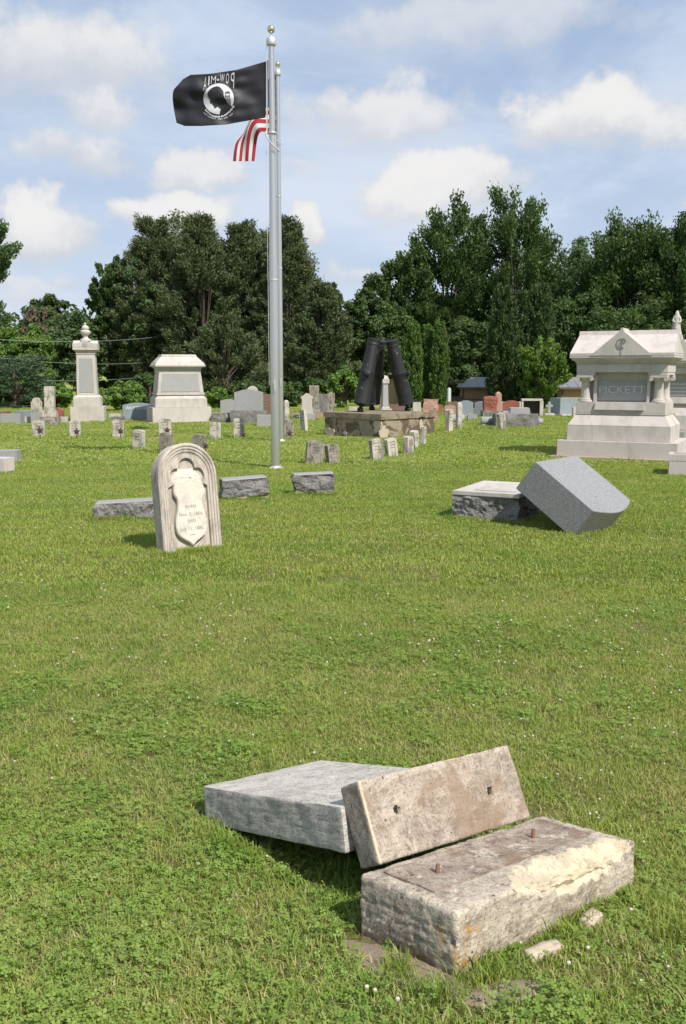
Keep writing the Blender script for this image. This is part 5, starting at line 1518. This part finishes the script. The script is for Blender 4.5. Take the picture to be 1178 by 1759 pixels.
# ============================================================ TREES
def set_mesh(name, V, Q, mat, att, parent):
    me = bpy.data.meshes.new(name)
    nv, nf = len(V), len(Q)
    me.vertices.add(nv); me.vertices.foreach_set('co', V.astype('f').ravel())
    k = Q.shape[1]
    me.loops.add(nf * k); me.loops.foreach_set('vertex_index', Q.astype('i').ravel())
    me.polygons.add(nf); me.polygons.foreach_set('loop_start', np.arange(0, nf * k, k, dtype='i'))
    me.update(calc_edges=True)
    ca = me.color_attributes.new('v', 'FLOAT_COLOR', 'POINT'); ca.data.foreach_set('color', att.astype('f').ravel())
    me.materials.append(MATS[mat])
    o = bpy.data.objects.new(name, me); COL.objects.link(o)
    if parent: o.parent = parent
    return o
def unit(v): return v / (np.linalg.norm(v, axis=-1, keepdims=True) + 1e-9)
def leaf_cloud(C, Rr, n, size, r_, upb=.35, aspect=.55, axis=None, stretch=1.0, vary=.5, shell=.5):
    """C clusters (K,3), Rr radii (K,3); n leaves each; returns rhombic leaves"""
    K = len(C)
    d = unit(r_.normal(size=(K, n, 3)))
    u = r_.random((K, n, 1)) ** shell
    off = d * u * Rr[:, None, :]
    if axis is not None:           # tilt clusters along an axis: shear along outward direction
        off = off + axis[:, None, :] * (r_.random((K, n, 1)) - .35) * stretch
    P = (C[:, None, :] + off).reshape(-1, 3)
    nrm = unit(d * .7 + r_.normal(size=(K, n, 3)) * .55 + np.array([0, 0, upb])).reshape(-1, 3)
    t_ = unit(np.cross(nrm, r_.normal(size=P.shape)))
    if axis is not None:
        a = np.repeat(axis, n, 0); t_ = unit(unit(a) * 1.1 + r_.normal(size=P.shape) * .55)
        nrm = unit(np.cross(t_, r_.normal(size=P.shape)))
    b_ = np.cross(nrm, t_)
    s_ = size * (.65 + .7 * r_.random((len(P), 1)))
    V = np.stack([P - t_ * s_, P + b_ * s_ * aspect, P + t_ * s_, P - b_ * s_ * aspect], 1).reshape(-1, 3)
    Q = np.arange(len(V)).reshape(-1, 4)
    cv = r_.random((K, 1)) * vary + (1 - vary) * r_.random((K, n))
    cv = np.repeat(cv.reshape(-1), 4)
    att = np.stack([cv, r_.random(len(cv)) * 0, cv * 0, cv * 0 + 1], 1)
    return V, Q, att
def make_tree(name, label, px, hwpx, ytop, ybot, Y, kind, mat, seed, group='trees behind the cemetery', n_cl=None, dens=1.0, leaf=None, barkm='bark', cat='tree', trunk_to=None, lobes=.25, depth=None):
    r_ = np.random.default_rng(seed)
    top = at(px, ytop, Y); bot = at(px, ybot, Y)
    hw = hwpx * Y / F * .99
    x0 = top.x; base = np.array([x0, Y, 0.])
    zt, zb = top.z, max(bot.z, .05)
    Hc = zt - zb
    e = empty(name, (x0, Y, gz(x0, Y)), label, cat, group)
    dz = e.location.z
    dep = depth or hw
    leaf = leaf or (.0018 * Y)
    ax = None; st = 1.
    if kind == 'round':
        K = n_cl or int(110)
        d = unit(r_.normal(size=(K, 3))); d[:, 2] = np.abs(d[:, 2]) * np.where(r_.random(K) < .62, 1, -1)
        lob = np.array([1 + lobes * noise.noise(Vector((q[0] * 2.2 + seed, q[1] * 2.2, q[2] * 2.2))) * 1.6 for q in d])
        rr = (.45 + .55 * r_.random(K) ** .45) * lob
        C = np.stack([d[:, 0] * hw * .86 * rr, d[:, 1] * dep * .86 * rr, zb + Hc * .5 + d[:, 2] * Hc * .46 * rr], 1)
        rad = hw * (.17 + .13 * r_.random((K, 1))) * np.array([[1, 1, .8]])
        n = int(250 * dens)
        ax = None
    elif kind == 'spiky':          # maple with ascending twig tips
        K = n_cl or int(170)
        d = unit(r_.normal(size=(K, 3))); d[:, 2] = np.abs(d[:, 2]) * np.where(r_.random(K) < .68, 1, -1)
        lob = np.array([1 + lobes * noise.noise(Vector((q[0] * 2.6 + seed, q[1] * 2.6, q[2] * 2.6))) * 1.7 for q in d])
        rr = (.35 + .65 * r_.random(K) ** .5) * lob
        C = np.stack([d[:, 0] * hw * .86 * rr, d[:, 1] * dep * .86 * rr, zb + Hc * .45 + d[:, 2] * Hc * .5 * rr], 1)
        rad = hw * (.11 + .07 * r_.random((K, 1))) * np.array([[1, 1, .9]])
        ax = unit(d * np.array([.8, .8, .5]) + np.array([0, 0, .75])); st = hw * .34
        n = int(225 * dens)
    elif kind == 'cedar':
        K = n_cl or 380
        u = r_.random(K) ** .85
        prof = np.sin(np.clip(u * 1.0 + .08, 0, 1) * math.pi * .96) ** .55 * (1 - .35 * u)
        prof = np.clip(prof, .10, 1) / .95
        a = r_.random(K) * 2 * math.pi
        lob = np.array([1 + lobes * 1.5 * noise.noise(Vector((math.cos(q) * 1.8 + seed, math.sin(q) * 1.8, w_ * 5))) for q, w_ in zip(a, u)])
        rr = (.40 + .60 * r_.random(K) ** .5) * prof * lob
        C = np.stack([np.cos(a) * hw * .92 * rr, np.sin(a) * dep * .92 * rr, zb + Hc * u * .96], 1)
        rad = hw * (.09 + .06 * r_.random((K, 1))) * np.array([[1, 1, .75]])
        ax = unit(np.stack([np.cos(a), np.sin(a), .35 + .9 * u], 1)); st = hw * .24
        n = int(160 * dens)
    elif kind == 'column':
        K = n_cl or 240
        u = r_.random(K)
        prof = np.where(u < .15, .72 + .28 * u / .15, np.where(u < .55, 1, np.sqrt(np.clip(1 - ((u - .55) / .47) ** 1.7, 0, 1))))
        a = r_.random(K) * 2 * math.pi
        rr = (.55 + .42 * r_.random(K)) * prof
        C = np.stack([np.cos(a) * hw * .9 * rr, np.sin(a) * dep * .9 * rr, zb + Hc * u * .96], 1)
        rad = hw * (.16 + .06 * r_.random((K, 1))) * np.array([[1, 1, 1.3]])
        ax = unit(np.stack([np.cos(a) * .35, np.sin(a) * .35, 1 + 0 * u], 1)); st = hw * .5
        n = int(70 * dens)
    elif kind == 'pine':
        K = n_cl or 90
        u = r_.random(K); a = r_.random(K) * 2 * math.pi
        rr = (.3 + .7 * r_.random(K) ** .6) * (1 - .45 * u)
        C = np.stack([np.cos(a) * hw * rr, np.sin(a) * dep * rr, zb + Hc * u], 1)
        rad = hw * (.10 + .05 * r_.random((K, 1))) * np.array([[1.5, 1.5, .42]])
        ax = unit(np.stack([np.cos(a), np.sin(a), .15 + 0 * u], 1)); st = hw * .2
        n = int(160 * dens)
    V, Q, att = leaf_cloud(C, rad, n, leaf, r_, axis=ax, stretch=st, aspect=.5 if kind in ('round', 'spiky') else .28, shell=.55)
    V[:, 2] = np.maximum(V[:, 2], .02)
    set_mesh('crown', V, Q, mat, att, e)
    # trunk and limbs reaching into the clusters
    q = MB(); tr = max(.10, hw * .055) if kind != 'column' else .10
    topz = zb + Hc * (.80 if kind != 'round' else .6)
    lean = r_.normal(0, .02, 2)
    pts = [(0, 0, -.1), (lean[0], lean[1], zb * .5 + .3), (lean[0] * hw * 2, lean[1] * hw * 2, zb + Hc * .3), (lean[0] * hw * 3, 0, topz)]
    q.tube(pts, [tr * 1.25, tr, tr * .7, tr * .15], 9)
    nl = min(K, 26 if kind != 'column' else 6)
    for i in r_.choice(K, nl, replace=False):
        c_ = C[i]
        z0 = zb + (c_[2] - zb) * .45 * (.6 + .4 * r_.random())
        s0 = (lean[0] * hw * (1 + z0 / zt), 0, z0)
        mid = tuple((s0[m] * .45 + c_[m] * .55) + (0 if m < 2 else -.05 * hw) for m in range(3))
        rr_ = tr * (.32 + .12 * r_.random()) 
        q.tube([s0, mid, tuple(c_)], [rr_, rr_ * .65, rr_ * .22], 5)
    part(q, 'trunk', barkm, e, smooth=True)
    return e
def ball_tree(*a, **k): return make_tree(*a, **k)
T = make_tree
# cedars left of centre
T('cedar_tree', 'broad dark cedar at the left of the cedar group, highest rounded top', 262, 84, 368, 706, 56, 'cedar', 'leaf_cedar', 1, lobes=.3)
T('cedar_tree', 'dark cedar with ragged tip behind the wide capped monument', 342, 80, 364, 706, 54, 'cedar', 'leaf_cedar', 2, lobes=.35)
T('cedar_tree', 'dark olive cedar left of the flagpoles', 412, 70, 376, 700, 55, 'cedar', 'leaf_cedar', 3, lobes=.4)
T('cedar_tree', 'ragged cedar directly behind the flagpoles with open crown', 492, 76, 372, 690, 54, 'cedar', 'leaf_cedar', 4, lobes=.45)
T('cedar_tree', 'smaller cedar right of the flagpoles', 552, 62, 486, 706, 50, 'cedar', 'leaf_cedar', 5, lobes=.4)
T('spruce_tree', 'slender light tipped young conifer between cedars and maples', 574, 26, 482, 640, 53, 'cedar', 'leaf_maple_far', 6, n_cl=80)
T('cedar_tree', 'lower cedar boughs in front of the dark trees left of the flagpoles', 385, 84, 545, 700, 50, 'cedar', 'leaf_cedar', 32, lobes=.4, n_cl=150)
T('leafy_tree', 'bright green leafy tree growing through the left cedars', 245, 40, 430, 660, 54.5, 'round', 'leaf_maple_far', 7, n_cl=45)
T('leafy_tree', 'spiky leaved tree at the left flank of the cedars', 192, 44, 445, 700, 57, 'spiky', 'leaf_maple', 8)
T('leafy_tree', 'rounded green tree behind the urn monument', 128, 52, 535, 706, 55, 'round', 'leaf_maple_far', 9)
T('leafy_tree', 'dark distant tree crown rising above the left hedge', 78, 46, 502, 690, 66, 'round', 'leaf_maple', 10)
T('leafy_tree', 'yellow green tree left of the urn monument', 48, 46, 556, 712, 50, 'round', 'leaf_bush', 11)
T('leafy_tree', 'green tree at the far left edge of the photo', -12, 50, 545, 706, 54, 'round', 'leaf_bush', 12)
T('bare_tree', 'brown half dead tree between the left green trees', 62, 34, 520, 640, 58, 'spiky', 'twig_dead', 13, n_cl=60, dens=.35, barkm='bark_grey')
T('pine_tree', 'soft needled pine spreading low at the far left', 22, 80, 612, 712, 44, 'pine', 'leaf_pine', 14)
T('cedar_tree', 'broad cedar filling behind the left part of the cedar group', 318, 105, 368, 706, 60, 'round', 'leaf_cedar', 41, lobes=.2, n_cl=200)
T('cedar_tree', 'broad cedar filling behind the flagpoles', 462, 88, 384, 700, 60, 'round', 'leaf_cedar', 42, lobes=.2, n_cl=190)
# maples right of centre
T('maple_tree', 'tall maple behind the narrow evergreens, left of the pair', 772, 84, 340, 690, 62, 'spiky', 'leaf_maple', 15, lobes=.3)
T('maple_tree', 'tallest maple above the shed, right of the pair', 893, 98, 330, 690, 63, 'spiky', 'leaf_maple', 16, lobes=.34, n_cl=200)
T('maple_tree', 'medium tree left of the tall maples', 702, 62, 444, 690, 60, 'spiky', 'leaf_maple', 17, lobes=.4)
T('leafy_tree', 'medium dark tree behind the cannon memorial', 640, 60, 474, 704, 57, 'round', 'leaf_maple', 18, lobes=.35)
T('maple_tree', 'big spreading tree behind the PICKETT monument roof', 1095, 104, 366, 690, 60, 'spiky', 'leaf_maple', 19, n_cl=210)
T('maple_tree', 'large tree at the right edge of the photo', 1185, 95, 354, 690, 58, 'spiky', 'leaf_maple', 20, n_cl=200)
T('leafy_tree', 'lighter tree in the gap between maples and right hand trees', 1010, 70, 412, 690, 70, 'round', 'leaf_maple_far', 21)
T('leafy_tree', 'dark low tree behind the shed and the small bright tree', 985, 62, 500, 690, 55, 'round', 'leaf_maple', 22)
T('leafy_tree', 'dark low tree behind the left shed', 815, 60, 540, 690, 56, 'round', 'leaf_maple', 23)
T('leafy_tree', 'dark tree low behind the PICKETT monument', 1090, 80, 520, 696, 52, 'round', 'leaf_maple', 24)
T('leafy_tree', 'low dark tree behind the veiled statue', 1190, 60, 520, 700, 52, 'round', 'leaf_maple', 25)
AV = 'narrow column shaped evergreens'
T('columnar_evergreen', 'left narrow evergreen of the clipped trio by the cannons', 711, 17, 555, 697, 43, 'column', 'leaf_thuja', 26, group=AV, leaf=.075)
T('columnar_evergreen', 'middle narrow evergreen of the clipped trio by the cannons', 734, 15, 558, 699, 43.5, 'column', 'leaf_thuja', 27, group=AV, leaf=.075)
T('columnar_evergreen', 'right narrow evergreen of the clipped trio by the cannons', 755, 17, 553, 699, 43, 'column', 'leaf_thuja', 28, group=AV, leaf=.075)
T('columnar_evergreen', 'tall dark column evergreen right of the tan shed', 866, 29, 490, 704, 42.5, 'column', 'leaf_thuja_dark', 29, group=AV, n_cl=330)
T('columnar_evergreen', 'middle tall dark column evergreen behind the small bright tree', 897, 24, 500, 704, 43, 'column', 'leaf_thuja_dark', 30, group=AV, n_cl=300)
T('columnar_evergreen', 'right tall dark column evergreen behind the small bright tree', 928, 28, 485, 704, 43, 'column', 'leaf_thuja_dark', 31, group=AV, n_cl=330)
T('young_tree', 'small bright green rounded young tree left of the PICKETT monument', 932, 43, 584, 694, 40.5, 'spiky', 'leaf_bright', 33, n_cl=90, dens=.8, leaf=.075, lobes=.3)
# near tree whose twigs enter the left edge
e = T('leafy_tree', 'tree off the left edge whose leafy twigs reach into the sky', -52, 76, 350, 560, 26, 'spiky', 'leaf_maple_far', 34, n_cl=110, leaf=.055, lobes=.55, dens=.9)
# shrubs and undergrowth, each its own
SH = 'bushes along the cemetery edge'
for i, (px, hw_, yt, Y, m_, lab) in enumerate((
    (212, 36, 655, 40, 'leaf_bush', 'bright green bush between the urn monument and the wide capped one'), (168, 26, 668, 41, 'leaf_bush', 'bright bush right behind the urn monument'),
    (100, 26, 662, 42, 'leaf_bush', 'bush behind the broken white column'), (40, 40, 668, 47, 'leaf_maple', 'dark bush behind the left edge stones'),
    (310, 40, 650, 46, 'leaf_maple', 'dark bush behind the wide capped monument'), (375, 26, 668, 43, 'leaf_bush', 'green bush at the cedar trunk behind the large plain gravestone'),
    (430, 34, 655, 45, 'leaf_maple', 'dark bush behind the large plain gravestone'), (490, 34, 655, 45, 'leaf_maple', 'dark bush behind the flagpoles'),
    (592, 30, 628, 43, 'leaf_bush', 'leafy green bush left of the cannons'), (630, 26, 650, 46, 'leaf_maple', 'bush behind the left cannon'),
    (548, 30, 650, 47, 'leaf_maple', 'dark bush behind the tall plain slab'), (790, 30, 622, 47, 'leaf_maple', 'dark bush behind the tan shed'),
    (690, 26, 640, 49, 'leaf_maple', 'dark bush behind the garage'), (1010, 40, 640, 49, 'leaf_maple', 'dark bush behind the right hand shed'),
    (900, 60, 650, 47, 'leaf_maple', 'dark hedge bush under the tall column evergreens'), (1120, 60, 640, 46, 'leaf_maple', 'dark bush behind the PICKETT monument'),
    (1200, 40, 640, 46, 'leaf_maple', 'dark bush behind the statue monument'), (255, 30, 640, 48, 'leaf_maple', 'dark bush under the left cedars'), (-20, 40, 650, 46, 'leaf_maple', 'dark bush beyond the left edge'))):
    T('bush', lab, px, hw_, yt, 712, Y, 'round', m_, 60 + i, group=SH, n_cl=40, cat='bush', leaf=.085 if m_ == 'leaf_bush' else .11, dens=.75)
# distant woods as one mass
def woods():
    r_ = np.random.default_rng(99)
    K = 900
    x = r_.uniform(-75, 75, K); y = r_.uniform(76, 92, K); h_ = 5.5 + 1.2 * np.sin(x * .21) + r_.normal(0, .5, K)
    z = r_.random(K) ** .7 * h_
    C = np.stack([x, y, z], 1)
    V, Q, att = leaf_cloud(C, np.full((K, 3), 1.5), 70, .33, r_)
    V[:, 2] = np.maximum(V[:, 2], .05)
    tag(set_mesh('distant_woods', V, Q, 'leaf_maple', att, None), 'dark distant woods closing the view behind the cemetery trees', 'woods', kind='stuff')
woods()
# overhead wires
for k, (a, b_, sag) in enumerate((((-60, 579), (285, 577), .25), ((-60, 607), (262, 622), .25), ((80, 654), (285, 643), .12))):
    Yw = 39.5 + .4 * k
    A, B_ = at(*a, Yw), at(*b_, Yw + 15)
    pts = [A.lerp(B_, i / 16) - Vector((0, 0, sag * 4 * (i / 16) * (1 - i / 16))) for i in range(17)]
    q = MB(); q.tube([p_ - A for p_ in pts], .010, 5)
    o = q.build('overhead_wire', 'wire_grey'); o.location = A
    tag(o, ('topmost', 'middle', 'lowest')[k] + ' overhead wire crossing the left hand trees', 'wire', 'overhead wires')
# ============================================================ LAWN
src = bpy.data.collections.new('turf_sources')          # meshes used only as instance sources
def tuft(n, rad, h, wd, seed, curve=.6, straw=.14, mat='grass_blade', flat=0.):
    r_ = np.random.default_rng(seed)
    V = []; Q = []; A = []
    a = r_.random(n) * 2 * math.pi; rr = rad * np.sqrt(r_.random(n))
    for i in range(n):
        x, y = rr[i] * math.cos(a[i]), rr[i] * math.sin(a[i])
        th = r_.random() * 2 * math.pi
        hh = h * (.45 + .75 * r_.random()); isst = r_.random() < straw
        le = hh * curve * (r_.random() * 1.3 + .15) * (1.6 if isst else 1)
        if isst: hh *= .6
        dx, dy = math.cos(th), math.sin(th)
        # blade faces a random way
        ph = th + math.pi / 2 + r_.normal(0, .5)
        wx, wy = math.cos(ph) * wd * (.7 + .6 * r_.random()), math.sin(ph) * wd
        k = len(V)
        V += [(x - wx, y - wy, -.008), (x + wx, y + wy, -.008), (x + dx * le * .3 + wx * .8, y + dy * le * .3 + wy * .8, hh * .6), (x + dx * le * .3 - wx * .8, y + dy * le * .3 - wy * .8, hh * .6),
              (x + dx * le + wx * .15, y + dy * le + wy * .15, hh), (x + dx * le - wx * .15, y + dy * le - wy * .15, hh)]
        Q += [(k, k + 1, k + 2, k + 3), (k + 3, k + 2, k + 4, k + 5)]
        c = r_.random(); s_ = (.5 + .5 * r_.random()) if isst else 0
        A += [(c, s_, 0, 1)] * 6
    me_o = set_mesh('tuft', np.array(V), np.array(Q), mat, np.array(A), None)
    COL.objects.unlink(me_o); src.objects.link(me_o)
    return me_o
def clover_tuft(n, rad, seed, h=.028, lr=.0068):
    r_ = np.random.default_rng(seed)
    V = []; Q = []; A = []
    for i in range(n):
        a = r_.random() * 2 * math.pi; rr = rad * math.sqrt(r_.random())
        c = np.array([rr * math.cos(a), rr * math.sin(a), h * (.45 + .6 * r_.random())])
        nrm = unit(r_.normal(size=3) * .38 + np.array([0, 0, 1]))
        t_ = unit(np.cross(nrm, r_.normal(size=3))); b_ = np.cross(nrm, t_)
        v0 = r_.random(); L = lr * (.7 + .6 * r_.random())
        for k3 in range(3):
            an = 2 * math.pi * k3 / 3
            d = t_ * math.cos(an) + b_ * math.sin(an); e = np.cross(nrm, d)
            k = len(V)
            V += [c, c + d * L * .8 - e * L * .55 + nrm * L * .15, c + d * L * 1.35, c + d * L * .8 + e * L * .55 + nrm * L * .15]
            Q.append((k, k + 1, k + 2, k + 3)); A += [(v0 * .8, 0, 0, 1), (v0, 0, 0, 1), (v0 * .6 + .3, 0, 0, 1), (v0, 0, 0, 1)]
    o = set_mesh('clover_patch', np.array(V), np.array(Q), 'clover_leaf', np.array(A), None)
    COL.objects.unlink(o); src.objects.link(o)
    return o
def instancer(name, pts, rots, scl, idx, objs, label, cat):
    c_ = bpy.data.collections.new(name + '_sources')
    for k, o in enumerate(objs):
        o.name = '%s_%02d' % (name, k)
        c_.objects.link(o)
    me = bpy.data.meshes.new(name)
    me.vertices.add(len(pts)); me.vertices.foreach_set('co', np.asarray(pts, 'f').ravel())
    a = me.attributes.new('rot', 'FLOAT_VECTOR', 'POINT'); a.data.foreach_set('vector', np.asarray(rots, 'f').ravel())
    a = me.attributes.new('scl', 'FLOAT', 'POINT'); a.data.foreach_set('value', np.asarray(scl, 'f'))
    a = me.attributes.new('idx', 'INT', 'POINT'); a.data.foreach_set('value', np.asarray(idx, 'i'))
    o = bpy.data.objects.new(name, me); COL.objects.link(o)
    ng = bpy.data.node_groups.new(name, 'GeometryNodeTree')
    ng.interface.new_socket('Geometry', in_out='INPUT', socket_type='NodeSocketGeometry')
    ng.interface.new_socket('Geometry', in_out='OUTPUT', socket_type='NodeSocketGeometry')
    N = ng.nodes.new; Lk = ng.links.new
    gi, go = N('NodeGroupInput'), N('NodeGroupOutput')
    ip = N('GeometryNodeInstanceOnPoints'); ci = N('GeometryNodeCollectionInfo')
    ci.inputs[0].default_value = c_; ci.inputs['Separate Children'].default_value = True; ci.inputs['Reset Children'].default_value = True
    def na(nm, ty):
        n_ = N('GeometryNodeInputNamedAttribute'); n_.data_type = ty; n_.inputs[0].default_value = nm; return n_.outputs[0]
    Lk(gi.outputs[0], ip.inputs['Points']); Lk(ci.outputs[0], ip.inputs['Instance'])
    ip.inputs['Pick Instance'].default_value = True
    Lk(na('idx', 'INT'), ip.inputs['Instance Index']); Lk(na('rot', 'FLOAT_VECTOR'), ip.inputs['Rotation']); Lk(na('scl', 'FLOAT'), ip.inputs['Scale'])
    Lk(ip.outputs[0], go.inputs[0])
    md = o.modifiers.new('scatter', 'NODES'); md.node_group = ng
    tag(o, label, cat, kind='stuff')
    return o
def in_soil(x, y):
    for cx, cy, rx, ry, rz in SOIL:
        dx, dy = x - cx, y - cy
        u = (dx * math.cos(rz) + dy * math.sin(rz)) / (rx * 1.02); v = (-dx * math.sin(rz) + dy * math.cos(rz)) / (ry * 1.1)
        if u * u + v * v < 1 + .5 * noise.noise(Vector((x * 14, y * 14, 2))) and random.random() > .05: return True
    return False
# footprints kept free of turf: (origin, x axis, y axis, sizes)
def scatter(y0, y1, dens, spread, seed, soilcheck=False, maskf=None):
    r_ = np.random.default_rng(seed)
    a0 = .5
    area = a0 * (y1 * y1 - y0 * y0)
    n = int(area * dens)
    y = np.sqrt(r_.random(n) * (y1 * y1 - y0 * y0) + y0 * y0)
    x = (r_.random(n) * 2 - 1) * a0 * y
    P = []; 
    for a, b_ in zip(x, y):
        if soilcheck and in_soil(a, b_): continue
        if maskf and r_.random() > maskf(a, b_): continue
        P.append((a, b_, gz(a, b_)))
    P = np.array(P)
    n = len(P)
    R_ = np.stack([r_.normal(0, .05, n), r_.normal(0, .05, n), r_.random(n) * 6.283], 1)
    return P, R_, .75 + .5 * r_.random(n), r_
near = [tuft(85, .075, .019 if i % 3 else .026, .0017, 100 + i, curve=.9, straw=.12 + .1 * i) for i in range(6)]
lush = [tuft(55, .05, .050, .0022, 120 + i, straw=.06) for i in range(3)]
P, Rr, Sc, r_ = scatter(1.5, 7.0, 330, .0, 1, True)
idx = r_.integers(0, 6, len(P))
instancer('lawn_grass', P, Rr, Sc, idx, near, 'short mown green lawn grass with dry straw blades in the foreground', 'grass')
mid = [tuft(125, .17, .022, .0036, 140 + i) for i in range(5)]
P, Rr, Sc, r_ = scatter(6.6, 16.5, 75, .0, 2)
instancer('lawn_grass', P, Rr, Sc, r_.integers(0, 5, len(P)), mid, 'mown green lawn around the fallen granite monument', 'grass')
far = [tuft(110, .5, .021, .011, 160 + i) for i in range(5)]
P, Rr, Sc, r_ = scatter(16, 42, 9, .0, 3)
instancer('lawn_grass', P, Rr, Sc, r_.integers(0, 5, len(P)), far, 'lawn farther back among the rows of headstones', 'grass')
# longer grass hugging the stones that the mower cannot reach
LT = []
def fringe(pts, n, spread, seed):
    r_ = np.random.default_rng(seed)
    for i in range(n):
        k = r_.random() * (len(pts) - 1); j = int(k); f = k - j
        x = pts[j][0] * (1 - f) + pts[j + 1][0] * f + r_.normal(0, spread); y = pts[j][1] * (1 - f) + pts[j + 1][1] * f + r_.normal(0, spread)
        LT.append((x, y, gz(x, y), .55 + .6 * r_.random()))
g2 = lambda *a: tuple(ground(*a).xy)
fringe([g2(960, 1618), g2(1010, 1560), g2(1100, 1520)], 40, .018, 1)
fringe([g2(1120, 1545), g2(1150, 1600)], 18, .04, 7)
fringe([g2(812, 1695), g2(850, 1668), g2(800, 1700)], 12, .016, 2)
fringe([g2(640, 1640), g2(700, 1685), g2(770, 1725)], 9, .02, 21)
fringe([g2(610, 1590), g2(600, 1520), g2(560, 1450), g2(420, 1425)], 26, .03, 3)
fringe([(-.56, 3.27), (-.40, 3.10), (-.30, 2.98)], 22, .02, 4)
fringe([(-1.58, 7.97), (-1.10, 8.33)], 50, .03, 5)
fringe([(-1.62, 8.02), (-1.68, 8.2)], 20, .03, 6)
fringe([(1.15, 10.2), (1.9, 9.85)], 45, .04, 8)
fringe([(2.25, 9.25), (2.95, 10.05)], 36, .05, 9)
fringe([g2(160, 894), g2(262, 892)], 45, .04, 10)
fringe([g2(378, 859), g2(460, 859)], 30, .04, 11)
fringe([g2(503, 852), g2(576, 852)], 30, .04, 12)
LT = np.array(LT)
r_ = np.random.default_rng(5)
sc_ = LT[:, 3] * np.where(LT[:, 1] > 6, 1.1, 1)
instancer('long_grass', LT[:, :3], np.stack([r_.normal(0, .1, len(LT)), r_.normal(0, .1, len(LT)), r_.random(len(LT)) * 6.28], 1), sc_, r_.integers(0, 3, len(LT)), lush, 'longer unmown grass fringing the feet of the stones', 'grass')
# clover, thickest at lower left
def cm(x, y):
    k = .5 * noise.noise(Vector((x * .8 + 4, y * .8, 2))) + .7 * noise.noise(Vector((x * 2.3, y * 2.3, 7)))
    k += .55 * max(0, 1 - y / 4.2) + (.45 if x < .1 and y < 3.4 else 0)
    return .85 * smooth01(k, -.25, .75)
cl = [clover_tuft(46, .075, 200 + i) for i in range(5)]
P, Rr, Sc, r_ = scatter(1.5, 6.5, 210, 0, 6, True, cm)
instancer('clover', P, Rr, Sc, r_.integers(0, 5, len(P)), cl, 'patches of clover leaves in the foreground lawn', 'clover')
# white clover flower heads
def flowers():
    r_ = np.random.default_rng(77)
    V = []; Fc = []
    ico = bmesh.new(); bmesh.ops.create_icosphere(ico, subdivisions=1, radius=1)
    iv = [v.co.copy() for v in ico.verts]; ico.verts.index_update(); fi = [tuple(v.index for v in f.verts) for f in ico.faces]; ico.free()
    n = 0
    while n < 3200:
        y = math.sqrt(r_.random() * (30 ** 2 - 1.8 ** 2) + 1.8 ** 2) if n > 90 else math.sqrt(r_.random() * (9 ** 2 - 1.8 ** 2) + 1.8 ** 2)
        x = (r_.random() * 2 - 1) * .45 * y
        k = noise.noise(Vector((x * .45, y * .45, 3))) + .5 * noise.noise(Vector((x * 1.6, y * 1.6, 8)))
        if r_.random() > smooth01(k, -.35, .5): continue
        if in_soil(x, y): continue
        s_ = (.0038 + .0024 * r_.random()) * (1 if y < 5 else 1.2 if y < 15 else 1.4)
        z = gz(x, y) + .024 + .015 * r_.random()
        k0 = len(V)
        V += [(x + v.x * s_ * 1.1, y + v.y * s_ * 1.1, z + v.z * s_ * .85 * (1 + .25 * r_.random())) for v in iv]
        Fc += [tuple(k0 + i for i in f) for f in fi]
        n += 1
    o = mesh_obj('clover_flowers', V, Fc, 'clover_white')
    tag(o, 'small white clover flower heads dotted over the lawn', 'flowers', kind='stuff')
flowers()
for o in list(src.objects): src.objects.unlink(o)
